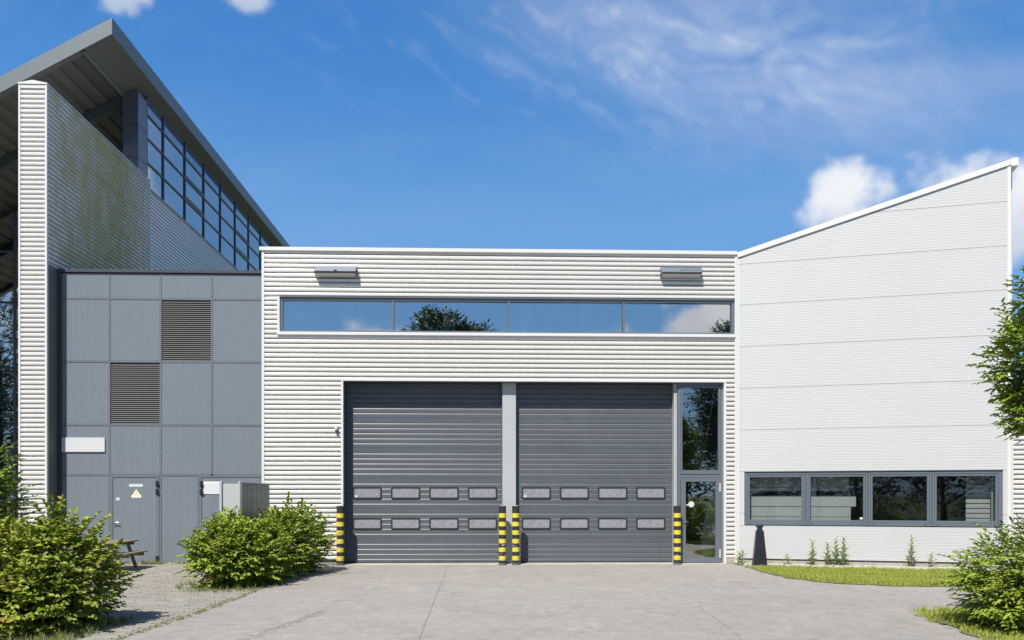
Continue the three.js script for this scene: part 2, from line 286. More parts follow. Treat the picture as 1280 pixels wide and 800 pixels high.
M.blade = new THREE.MeshPhysicalMaterial({ color: 0xffffff, roughness: .7, side: THREE.DoubleSide, transmission: .2, thickness: 0 });
function grass(name, label, pts, hs = [.03, .085], pal = [[.27, .33, .035], [.42, .44, .08]]) {
  const g = new THREE.BufferGeometry(), v = [], id = [];
  for (let b = 0; b < 5; b++) { const a = b * 1.3, lean = .25 + .12 * b, c = Math.cos(a), s = Math.sin(a), o = v.length / 3, w = .055, ox = Math.cos(a * 2.1) * .3, oz = Math.sin(a * 1.7) * .3; const P = (x, y, z) => v.push(ox + x * c - z * s, y, oz + x * s + z * c); P(-w, 0, 0); P(w, 0, 0); P(-w * .7, .6, lean * .35); P(w * .7, .6, lean * .35); P(0, 1, lean); id.push(o, o + 1, o + 3, o, o + 3, o + 2, o + 2, o + 3, o + 4); }
  g.setAttribute('position', new THREE.Float32BufferAttribute(v, 3)); g.setIndex(id); g.computeVertexNormals();
  const im = new THREE.InstancedMesh(g, M.blade, pts.length), m4 = new THREE.Matrix4(), q = new THREE.Quaternion(), e = new THREE.Euler(), c = new THREE.Color();
  pts.forEach(([x, z, k = 1, y = .01], i) => { const h = rr(...hs) * k; e.set(rr(-.3, .3), rr(0, 6.28), rr(-.3, .3)); m4.compose(new THREE.Vector3(x, y, z), q.setFromEuler(e), new THREE.Vector3(rr(.05, .09), h, rr(.05, .09))); im.setMatrixAt(i, m4); const t = rnd() * .7 + .3 * fbm(x * 1.4, 0, z * 1.4, 2), p = pal; c.setRGB(lerp(p[0][0], p[1][0], t), lerp(p[0][1], p[1][1], t), lerp(p[0][2], p[1][2], t)); im.setColorAt(i, c); });
  im.name = numbered(name); im.userData = { kind: 'stuff', label, category: 'grass' }; im.castShadow = im.receiveShadow = true; scene.add(im);
}
function fill(poly, n, x0, x1, z0, z1) { const o = []; while (o.length < n) { const x = rr(x0, x1), z = rr(z0, z1); if (inPoly(poly, x + fbm(x * 4, 1, z * 4, 3) * .5, z + fbm(x * 4, 9, z * 4, 3) * .5)) o.push([x, z, Math.max(.25, 1 + fbm(x * 1.3, 4, z * 1.3, 3) * 1.3)]); } return o; }
grass('grass', 'short bright green grass strip along the white panelled wall', fill(lawnA, 15000, 6, 13, .7, 5.7));
grass('grass', 'bright green grass verge beneath the leafy bush beside the yard', fill(lawnB, 15000, 5.7, 10.5, 8.4, 13));
{ const o = []; for (let i = 0; i < 130; i++) { const t = rnd(); o.push([lerp(-4.02, -4.28, t * t) + rr(-.03, .03), lerp(5.5, 10.8, t), rr(.3, .8), 0]); }
  for (let i = 0; i < 240; i++) o.push([rr(-9.2, -5.6), -.42 + rr(0, .12), rr(.2, 1.2), 0]);
  for (let i = 0; i < 60; i++) o.push([-8.18 + rr(-.25, .25), -.38 + rr(0, .12), rr(.8, 2.6), 0]);
  for (let i = 0; i < 400; i++) { const a = rr(0, 6.28); o.push([-4.75 + Math.cos(a) * rr(.5, 1.0), 4.6 + Math.sin(a) * rr(.8, 1.35), rr(.5, 1.5), 0]); }
  for (let i = 0; i < 900; i++) o.push([rr(-6.4, -4.75), 9.3 + rr(-.3, 1.7), rr(.8, 1.9), 0]);
  grass('grass', 'thin grass and weeds growing in the joints of the brick paving', o, [.03, .08], [[.13, .17, .03], [.30, .30, .09]]); }
// pebble strip under the white panels
{ const WD = [.9555, .2948], pts = []; for (let i = 0; i < 5200; i++) { const s = rr(.1, 6.3), d = rr(.0, 1.0) * (.4 + .6 * rnd()); pts.push([6.25 + WD[0] * s - WD[1] * d, WD[1] * s + WD[0] * d + .05]); }
  const im = new THREE.InstancedMesh(new THREE.IcosahedronGeometry(1, 0), S({ roughness: .9 }), pts.length), m4 = new THREE.Matrix4(), q = new THREE.Quaternion(), e = new THREE.Euler(), c = new THREE.Color();
  pts.forEach(([x, z], i) => { e.set(rr(0, 6), rr(0, 6), rr(0, 6)); const s = rr(.012, .028); m4.compose(new THREE.Vector3(x, .014 + s * .3, z), q.setFromEuler(e), new THREE.Vector3(s, s * .7, s * 1.2)); im.setMatrixAt(i, m4); const k = rr(.25, .5); c.setRGB(k, k * .95, k * .86); im.setColorAt(i, c); });
  im.name = 'pebbles'; im.userData = { kind: 'stuff', label: 'pale pebbles strewn along the foot of the white wall', category: 'pebbles' }; im.castShadow = im.receiveShadow = true; scene.add(im); }

// ------------------------------------------------------------------ main hall with two sectional doors
const hall = thing('warehouse_hall', 'low corrugated silver warehouse with two grey sectional doors and a ribbon window', 'building');
{
  // cladding sheets around the openings
  part('cladding', [corrug(-5.36, 6.19, 6.535, 7.64)], M.silver, hall);
  part('cladding', [corrug(-5.36, -5.045, 5.60, 6.535)], M.silver, hall);
  part('cladding', [corrug(-5.36, 6.19, 4.55, 5.60)], M.silver, hall);
  part('cladding', [corrug(-5.36, -3.50, .12, 4.55)], M.silver, hall);
  part('cladding', [corrug(5.97, 6.19, .16, 4.55)], M.silver, hall);
  // solid wall behind the sheets
  part('wall', [box(-5.40, 6.21, 6.52, 7.6, -.45, -.06), box(-5.40, -4.99, 5.66, 6.52, -.45, -.06), box(-5.40, 6.21, 4.50, 5.66, -.45, -.06), box(-5.40, -3.46, 0, 4.50, -.45, -.06), box(5.95, 6.24, 0, 4.50, -.45, -.06)], M.interior, hall);
  part('wall', [box(-5.40, -5.2, 0, 7.6, -14, -.45), box(6.04, 6.24, 0, 7.6, -14, -.45), box(-5.4, 6.24, 0, 7.6, -14.2, -14)], M.interior, hall);
  part('floor_slab', box(-5.2, 6.04, -.1, 0, -14, -.5), M.interior, hall);
  part('roof', box(-5.42, 6.25, 7.6, 7.66, -14.25, -.05), M.roofing, hall);
  part('coping', [box(-5.47, 6.24, 7.64, 7.73, -.5, .045, .006)], M.trim, hall);
  part('corner_trim', [box(-5.42, -5.355, .02, 7.64, -.08, .012, .005)], M.trim, hall);
  part('corner_trim', [box(6.185, 6.245, .02, 7.64, -.08, .012, .005)], M.trim, hall);
  part('door_surround', [box(-3.505, -3.45, .0, 4.53, -.10, .008, .004)], M.trim, hall);
  part('door_surround', [box(-3.505, 5.975, 4.49, 4.553, -.10, .012, .004)], M.trim, hall);
  part('door_surround', [box(5.915, 5.972, .0, 4.49, -.12, .008, .004)], M.trim, hall);
  part('plinth', [box(5.93, 6.3, -.05, .155, -.06, -.012, .004)], M.concrete, hall);
  part('jamb', [box(-3.46, -3.43, 0, 4.49, -.45, -.102, .003)], M.darkMetal, hall);
  part('lintel', [box(-3.43, 4.80, 4.485, 4.515, -.45, -.105, .003)], M.darkMetal, hall);
  // ribbon window
  const rw = sub('ribbon_window', hall, [0, 0, 0], 'long ribbon window of four sky-reflecting panes');
  part('window_frame', [box(-4.985, 6.18, 6.455, 6.515, -.16, -.03), box(-4.985, 6.18, 5.675, 5.725, -.16, -.03), box(-4.985, -4.925, 5.725, 6.455, -.16, -.03), box(6.115, 6.18, 5.725, 6.455, -.16, -.03)], M.frame, rw);
  for (const x of [-2.246, .589, 3.429]) part('mullion', box(x - .028, x + .028, 5.725, 6.455, -.16, -.035), M.frame, rw);
  const ex = [-4.925, -2.246, .589, 3.429, 6.115];
  for (let i = 0; i < 4; i++) part('pane', sheet(ex[i] + (i ? .03 : .002), ex[i + 1] - (i < 3 ? .03 : .002), 5.727, 6.453, -.11), M.coated, rw);
  part('window_sill', [box(-5.045, 6.185, 5.60, 5.672, -.14, .045, .005)], M.trim, rw);
  part('reveal', [box(-5.045, -4.987, 5.672, 6.535, -.14, .006, .004)], M.trim, rw);
  part('reveal', [box(-4.987, 6.185, 6.517, 6.545, -.14, .004, .003)], M.frame, rw);
  // pale columns and rails standing inside, dimly seen through the ribbon window
  for (const x of [-3.55, -.95, 1.0, 2.5, 4.6]) part('inner_column', [box(x - .08, x + .08, 0, 7.5, -1.0, -.84), box(x + .14, x + .19, 4.6, 6.9, -.9, -.85)], M.white, hall);
  // two sectional doors
  const RIB = .125;
  for (const [x0, x1, wins] of [[-3.43, .436, [[-3.276, -2.567], [-2.331, -1.614], [-1.379, -.653], [-.419, .306]]], [.773, 4.704, [[.926, 1.651], [1.882, 2.608], [2.838, 3.574], [3.806, 4.537]]]]) {
    const d = sub('sectional_door', hall, [0, 0, -.4]);
    const ys = [.035, .625, 1.375, 2.125, 2.875, 3.625, 4.375, 4.6];
    for (let i = 0; i < ys.length - 1; i++) {
      const p = [[ys[i] + .002, -.03], [ys[i] + .002, -.004], [ys[i] + .006, 0]];
      for (let y = Math.ceil((ys[i] + .05) / RIB) * RIB; y < ys[i + 1] - .04; y += RIB) p.push([y - .030, 0], [y - .007, -.012], [y - .001, -.012], [y + .002, 0]);
      p.push([ys[i + 1] - .006, 0], [ys[i + 1] - .002, -.004], [ys[i + 1] - .002, -.03]);
      part('door_section', [swept(p, x0 + .005, x1 - .005, .2)], M.door, d);
    }
    part('bottom_seal', box(x0 + .01, x1 - .01, .005, .036, -.035, -.004), M.rubber, d);
    part('guide_rail', box(x0, x0 + .03, .01, 4.5, -.03, .02), M.door, d); part('guide_rail', box(x1 - .03, x1, .01, 4.5, -.03, .02), M.door, d);
    for (const [y0, y1] of [[1.61, 1.905], [.85, 1.135]]) for (const [a, b] of wins) {
      const s = new THREE.Shape(), h = new THREE.Path(), rrect = (o, X0, X1, Y0, Y1, r) => { o.moveTo(X0 + r, Y0); o.lineTo(X1 - r, Y0); o.quadraticCurveTo(X1, Y0, X1, Y0 + r); o.lineTo(X1, Y1 - r); o.quadraticCurveTo(X1, Y1, X1 - r, Y1); o.lineTo(X0 + r, Y1); o.quadraticCurveTo(X0, Y1, X0, Y1 - r); o.lineTo(X0, Y0 + r); o.quadraticCurveTo(X0, Y0, X0 + r, Y0); };
      rrect(s, a, b, y0, y1, .045); rrect(h, a + .03, b - .03, y0 + .03, y1 - .03, .03); s.holes.push(h);
      const g = new THREE.ExtrudeGeometry(s, { depth: .012, bevelEnabled: true, bevelSize: .004, bevelThickness: .005, bevelSegments: 1, curveSegments: 4 }); g.translate(0, 0, .001);
      part('window_frame', g, M.rubber, d);
      part('window_pane', box(a + .02, b - .02, y0 + .02, y1 - .02, -.01, .007, .002), M.acrylic, d);
    }
    const [a] = wins[0]; part('sticker', box(a + .045, a + .115, 1.648, 1.70, .0078, .009, .0003), M.white, d);
  }
  part('door_post', [box(.436, .773, .012, 4.485, -.5, -.2, .008)], M.post, hall, 'light grey steel post between the two sectional doors');
  part('door_post', [box(4.704, 4.782, .012, 4.485, -.5, -.16, .006)], M.post, hall, 'narrow light grey post beside the glazed door');
  // glazed entrance: fixed light above, door below
  const ge = sub('glazed_entrance', hall, [0, 0, -.1]);
  part('frame', [box(4.785, 4.85, .02, 4.485, -.06, .0), box(5.85, 5.912, .02, 4.485, -.06, .0), box(4.85, 5.85, 4.42, 4.485, -.06, .0), box(4.85, 5.85, 2.13, 2.215, -.06, .0)], M.frame, ge);
  part('sash', [box(4.853, 4.90, 2.22, 4.416, -.05, .012), box(5.80, 5.847, 2.22, 4.416, -.05, .012), box(4.90, 5.80, 4.37, 4.416, -.05, .012), box(4.90, 5.80, 2.22, 2.32, -.05, .012)], M.frame, ge);
  part('pane', sheet(4.895, 5.805, 2.315, 4.375, -.027), M.doorGlass, ge);
  part('door_leaf', [box(4.855, 4.985, .03, 2.125, -.05, .018), box(5.73, 5.846, .03, 2.125, -.05, .018), box(4.985, 5.73, 2.035, 2.125, -.05, .018), box(4.985, 5.73, .03, .15, -.05, .018)], M.frame, ge);
  part('pane', sheet(4.98, 5.735, .145, 2.04, -.027), M.doorGlass, ge);
  part('door_handle', [box(4.90, 4.93, .98, 1.10, .018, .028), tube([[4.915, 1.05, .02], [4.915, 1.05, .065], [4.95, 1.05, .07], [5.03, 1.045, .07]], .009)], M.chrome, ge);
  part('hinge', box(5.822, 5.85, 1.78, 2.0, .018, .035), M.trim, ge); part('hinge', box(5.822, 5.85, .14, .36, .018, .035), M.trim, ge);
  const disc = new THREE.CylinderGeometry(.075, .075, .003, 24); disc.rotateX(Math.PI / 2); disc.translate(5.13, 1.475, -.024);
  part('sticker', [disc, box(4.99, 5.06, 1.445, 1.475, -.0255, -.0235, .0005)], M.white, ge);
}

// ------------------------------------------------------------------ white panelled wing, turned towards the yard
const wing = thing('office_wing', 'white panelled wing with sloping roof edge and four grey framed windows', 'building', [6.25, 0, 0], -R(17.148));
{
  const Lw = 6.01, TOP = y => Math.max(.02, (y - (7.70 - .12)) / .277), slope = s => 7.70 + .277 * s;
  const rows = [.165, 1.25, 2.28, 3.31, 4.34, 5.37, 6.40, 7.41, 8.42, 9.25];
  const prof = (a, b) => { const n = Math.round((b - a) / .0644), p = [[a + .003, -.02], [a + .003, -.003], [a + .006, 0]], h = (b - a) / n; for (let i = 0; i < n; i++) { const y = a + i * h; if (i) p.push([y - .010, 0], [y - .003, -.0015], [y + .003, -.0015], [y + .010, 0]); } p.push([b - .006, 0], [b - .003, -.003], [b - .003, -.02]); return p; };
  const fin = (a, b, l, r) => part('wall_panel', [swept(prof(a, b), l, r, .2)], M.whitePanel, wing);
  const W0 = .176, W1 = 5.863, WB = .97, WT = 2.262;
  for (let i = 0; i < rows.length - 1; i++) {
    const a = rows[i], b = rows[i + 1];
    if (i === 0) { fin(a, WB - .02, .02, Lw - .05); fin(WB - .02, b, .02, W0 - .01); fin(WB - .02, b, W1 + .01, Lw - .05); }
    else if (i === 1) { fin(a, b, .02, W0 - .01); fin(a, b, W1 + .01, Lw - .05); }
    else fin(a, b, y => Math.min(TOP(y), Lw - .06), Lw - .05);
  }
  // body
  const poly = (z0, z1, pts) => { const s = new THREE.Shape(pts.map(p => new THREE.Vector2(...p))); const g = new THREE.ExtrudeGeometry(s, { depth: z1 - z0, bevelEnabled: false }); g.translate(0, 0, z0); return g; };
  part('wall', [poly(-.28, -.022, [[.0, 2.285], [Lw, 2.285], [Lw, 9.22], [.0, 7.56]]), box(0, W0 - .005, 0, 2.284, -.28, -.022, .002), box(W1 + .005, Lw, 0, 2.284, -.28, -.022, .002), box(W0 - .005, W1 + .005, 0, .95, -.28, -.022, .002)], M.interior, wing);
  part('side_wall', [box(Lw - .2, Lw - .005, 0, 9.2, -12, -.29)], M.whitePanel, wing);
  part('roof', [poly(-12, -.3, [[-.6, 7.40], [Lw, 9.22], [Lw, 9.26], [-.6, 7.44]])], M.roofing, wing);
  part('coping', [poly(-.3, .035, [[0, slope(0) - .125], [Lw + .02, slope(Lw + .02) - .125], [Lw + .02, slope(Lw + .02)], [0, slope(0)]])], M.trim, wing);
  part('coping_end', box(Lw + .02, Lw + .17, 9.20, 9.385, -.5, .06, .006), M.trim, wing);
  part('corner_trim', box(Lw - .05, Lw + .03, .16, 9.24, -.05, .014, .005), M.trim, wing);
  part('downpipe', box(Lw + .06, Lw + .13, .15, 9.2, -.35, -.25, .02), M.trim, wing);
  part('corner_trim', box(.0, .04, .16, 7.6, -.02, .01, .004), M.trim, wing);
  part('base_flashing', box(0, Lw, .145, .163, -.05, .02, .003), M.trim, wing);
  part('plinth', box(.0, Lw, -.1, .10, -.28, -.012, .006), M.concrete, wing);
  part('plinth_gap', box(.0, Lw, .10, .145, -.28, -.06, .002), M.darkMetal, wing);
  // windows
  const edges = [W0, 1.606, 3.002, 4.392, W1];
  part('window_head', box(W0 - .01, W1 + .01, WT, 2.284, -.1, .02, .003), M.darkMetal, wing);
  for (let i = 0; i < 4; i++) {
    const a = edges[i] + .004, b = edges[i + 1] - .004, w = sub('window', wing, [a, WB, -.02]), ww = b - a, hh = WT - WB - .004;
    const lf = i === 0 ? .06 : .045, rf = i === 3 ? .06 + .02 : .045;
    part('frame', [box(0, lf, 0, hh, -.08, .022), box(ww - rf, ww, 0, hh, -.08, .022), box(lf, ww - rf, 0, .075, -.08, .022), box(lf, ww - rf, hh - .06, hh, -.08, .022)], M.frame, w);
    part('sash', [box(lf + .003, lf + .055, .078, hh - .063, -.07, .012), box(ww - rf - .055, ww - rf - .003, .078, hh - .063, -.07, .012), box(lf + .055, ww - rf - .055, .078, .13, -.07, .012), box(lf + .055, ww - rf - .055, hh - .115, hh - .063, -.07, .012)], M.frame, w);
    part('pane', sheet(lf + .05, ww - rf - .05, .125, hh - .11, -.028), M.clear, w);
    for (const c of [.10, ww - .16]) part('drain_cap', box(c, c + .04, .028, .042, .022, .028, .002), M.black, w);
    if (i === 1) part('sticker', box(ww - rf - .13, ww - rf - .06, .15, .20, -.025, -.0235, .0004), M.white, w);
  }
  // the room behind: closed on all sides, so daylight enters through the panes only
  part('room_wall', [box(.02, Lw - .2, -.05, .0, -4, -.29), box(.02, Lw - .2, 2.75, 2.85, -4, -.29), box(.02, .1, 0, 2.75, -4, -.29), box(Lw - .3, Lw - .2, 0, 2.75, -4, -.29), box(.1, Lw - .3, 0, 2.75, -4.1, -4)], M.interiorDark, wing);
  const bl = sub('window_blind', wing, [0, 0, -.36], 'pale wide slatted blind behind the glass');
  for (const [s0, s1, y0, y1] of [[.2, 2.62, 1.90, 2.2], [.2, 2.62, 1.80, 1.895], [.2, 2.78, 1.42, 1.69], [.2, 2.66, 1.17, 1.405], [.2, 2.66, 1.0, 1.16]]) part('slat', box(s0, s1, y0, y1, -.02, 0, .004), M.blind, bl);
  const b2 = sub('window_blind', wing, [0, 0, -.4], 'pale narrow slatted blind at the end of the room');
  for (let y = 1.05; y < 2.2; y += .115) part('slat', box(5.2, 5.75, y, y + .095, -.02, 0, .004), M.blind, b2);
}
// low corrugated block beyond the wing
{
  const ab = thing('corrugated_annex', 'low corrugated silver block partly hidden behind the tree and bush', 'building', [12.35, 0, 1.35], -R(12));
  part('cladding', corrug(0, 5, .15, 4.2), M.silver, ab); part('wall', box(0, 5, -.1, 4.2, -6, -.06), M.interior, ab); part('coping', box(-.03, 5.03, 4.19, 4.28, -6, .04), M.trim, ab); part('corner_trim', box(-.05, .0, .15, 4.19, -.08, .012), M.trim, ab);
}

// ------------------------------------------------------------------ grey panelled link
const link = thing('panelled_link_building', 'flat grey metal panelled block between the corrugated fin and the warehouse', 'building', [-8, 0, -.5]);
{
  const X = [-10.47, -9.281, -8.03, -6.774, -5.42].map(x => x + 8), Y = [2.196, 3.436, 5.003, 6.56, 7.21];
  const dv = -7.108 + 8;
  part('wall', [box(-2.55, 2.58, 0, 7.2, -.3, -.03, .002), box(-2.55, 2.58, 7.14, 7.2, -8, -.3, .002)], M.interiorDark, link);
  const pan = (a, b, y0, y1) => { const g = box(a + .024, b - .024, y0 + .024, y1 - .024, -.03, .004 + rr(0, .003), .003); part('wall_panel', g, M.greyPanel, link); };
  for (let r = 0; r < 4; r++) for (let c = 0; c < 4; c++) {
    if ((r === 2 && c === 2) || (r === 1 && c === 1)) continue;
    pan(X[c], X[c + 1], Y[r], Y[r + 1]);
  }
  pan(X[0], X[1], .02, Y[0]); pan(X[2], dv, .02, Y[0]);
  // louvre grilles
  M.louvre = S({ color: C(.14, .135, .13), roughness: .7 });
  for (const [c, r] of [[2, 2], [1, 1]]) {
    const g = sub('louvre_grille', link, [0, 0, 0]);
    part('backing', box(X[c] + .02, X[c + 1] - .02, Y[r] + .02, Y[r + 1] - .02, -.028, -.022, .001), M.darkMetal, g);
    const sl = []; for (let y = Y[r] + .03; y < Y[r + 1] - .05; y += .05) sl.push(polyGeo([[[X[c] + .024, y, .006], [X[c + 1] - .024, y, .006], [X[c + 1] - .024, y + .022, -.022], [X[c] + .024, y + .022, -.022]], [[X[c] + .024, y - .008, .003], [X[c + 1] - .024, y - .008, .003], [X[c + 1] - .024, y, .006], [X[c] + .024, y, .006]]]));
    const sp = part('louvre_blades', sl, M.louvre, g); sp.userData.kind = 'stuff';
  }
  // battens with rivet heads
  const batten = (x0, x1, y0, y1, zf) => {
    const gs = [box(x0, x1, y0, y1, -.02, zf, .003)], vert = y1 - y0 > x1 - x0, Lb = vert ? y1 - y0 : x1 - x0;
    for (let t = .06; t < Lb - .03; t += .155) { const g = new THREE.SphereGeometry(.0075, 6, 4, 0, Math.PI * 2, 0, Math.PI / 2); g.rotateX(Math.PI / 2); g.translate(vert ? (x0 + x1) / 2 : x0 + t, vert ? y0 + t : (y0 + y1) / 2, zf); gs.push(g); }
    part('batten', gs, M.batten, link);
  };
  for (const x of [X[1], X[2]]) batten(x - .022, x + .022, .02, 7.19, .016);
  batten(X[3] - .022, X[3] + .022, Y[0] + .02, 7.19, .016); batten(dv - .022, dv + .022, .02, Y[0] - .022, .016);
  for (const y of Y.slice(0, 4)) for (let c = 0; c < 4; c++) batten(X[c] + .024, X[c + 1] - .024, y - .02, y + .02, .014);
  part('edge_strip', box(-2.545, -2.455, 0, 7.2, -.03, .03, .004), M.darkMetal, link);
  part('coping', [box(-2.545, 2.60, 7.205, 7.285, -.34, .05, .005)], M.darkMetal, link); part('sill', box(-2.5, 2.58, -.06, .03, -.2, .05, .006), M.concrete, link);
  part('roof', box(-2.545, 2.6, 7.20, 7.22, -9, -.35, .002), M.roofing, link);
  // doors
  const mkDoor = (a, b, vent) => {
    const d = sub('service_door', link, [0, 0, 0]);
    part('door_frame', [box(a, a + .06, .03, Y[0] - .06, -.03, .022), box(b - .06, b, .03, Y[0] - .06, -.03, .022), box(a, b, Y[0] - .058, Y[0] - .024, -.03, .022)], M.batten, d);
    part('door_leaf', box(a + .065, b - .065, .035, Y[0] - .064, -.03, .010, .006), M.greyPanel, d);
    return d;
  };
  const d1 = mkDoor(X[1] + .026, X[2] - .026), d2 = mkDoor(dv + .026, 2.5);
  for (const [d, hx] of [[d1, X[2] - .075], [d2, dv + .085]]) for (const hy of [2.0, 1.80, .14]) part('hinge', [box(hx - .035, hx + .03, hy - .085, hy + .06, .022, .06, .01), box(hx - .02, hx + .045, hy - .06, hy - .01, .03, .075, .006)], M.black, d);
  part('door_handle', [box(-1.175, -1.135, .90, 1.08, .010, .02, .003), tube([[-1.155, 1.03, .015], [-1.155, 1.03, .065], [-1.12, 1.03, .072], [-1.02, 1.025, .072]], .011)], M.chrome, d1);
  part('notice_strip', box(-.80, -.468, 1.908, 1.977, .0105, .0125, .0005), M.white, d1);
  part('notice_sticker', box(-1.12, -1.03, 1.575, 1.64, .0105, .0125, .0005), M.white, d1);
  // high voltage notice: pale yellow plate, triangle with a bolt
  const cv = document.createElement('canvas'); cv.width = 256; cv.height = 256; const x = cv.getContext('2d');
  x.fillStyle = '#e9e2c0'; x.fillRect(0, 0, 256, 256); x.fillStyle = '#efe9d0'; x.fillRect(0, 170, 256, 86);
  const tri = (m, c) => { x.fillStyle = c; x.beginPath(); x.moveTo(128, 6 + m * 1.6); x.lineTo(246 - m * 1.45, 176 - m * .8); x.lineTo(10 + m * 1.45, 176 - m * .8); x.closePath(); x.fill(); };
  tri(0, '#6b6348'); tri(12, '#efe4b4'); x.fillStyle = '#3a352a'; x.beginPath(); x.moveTo(136, 58); x.lineTo(112, 112); x.lineTo(128, 110); x.lineTo(116, 156); x.lineTo(148, 98); x.lineTo(130, 100); x.closePath(); x.fill();
  x.fillStyle = '#b9b298'; for (let i = 0; i < 3; i++) x.fillRect(26, 192 + i * 18, 200 - i * 24, 6);
  const ct = new THREE.CanvasTexture(cv); ct.colorSpace = THREE.SRGBColorSpace;
  const tp = new THREE.Shape(); tp.moveTo(-.625, 1.865); tp.lineTo(-.515, 1.705); tp.lineTo(-.507, 1.705); tp.lineTo(-.507, 1.64); tp.lineTo(-.741, 1.64); tp.lineTo(-.741, 1.705); tp.lineTo(-.735, 1.705); tp.closePath();
  const tg = new THREE.ExtrudeGeometry(tp, { depth: .002, bevelEnabled: false }); tg.translate(0, 0, .0105);
  const pg = prep(tg); const uvA = pg.attributes.uv, pA = pg.attributes.position; for (let i = 0; i < uvA.count; i++) uvA.setXY(i, (pA.getX(i) + .741) / .234, (pA.getY(i) - 1.64) / .225);
  const nm = new THREE.Mesh(pg, S({ map: ct, roughness: .6 })); nm.name = 'warning_notice'; nm.castShadow = nm.receiveShadow = true; d1.add(nm);
  // white louvred vent in the second door
  const vt = [box(1.02, 1.45, 1.72, 2.04, .010, .016, .002)]; for (let y = 1.735; y < 2.02; y += .024) vt.push(polyGeo([[[1.035, y, .026], [1.435, y, .026], [1.435, y + .018, .017], [1.035, y + .018, .017]]])); part('vent', vt, M.white, d2);
}
{ const s = thing('white_sign', 'blank white rectangular sign plate screwed to the grey panels', 'sign', [-9.909, 2.944, -.474]);
  part('plate', box(-.525, .525, -.177, .177, -.018, .012, .003), M.white, s);
  const sc = []; for (const [a, b] of [[-.49, .15], [.49, .15], [-.49, -.15], [.49, -.15]]) { const g = new THREE.CylinderGeometry(.009, .009, .004, 8); g.rotateX(Math.PI / 2); g.translate(a, b, .014); sc.push(g); } part('screws', sc, M.chrome, s); }

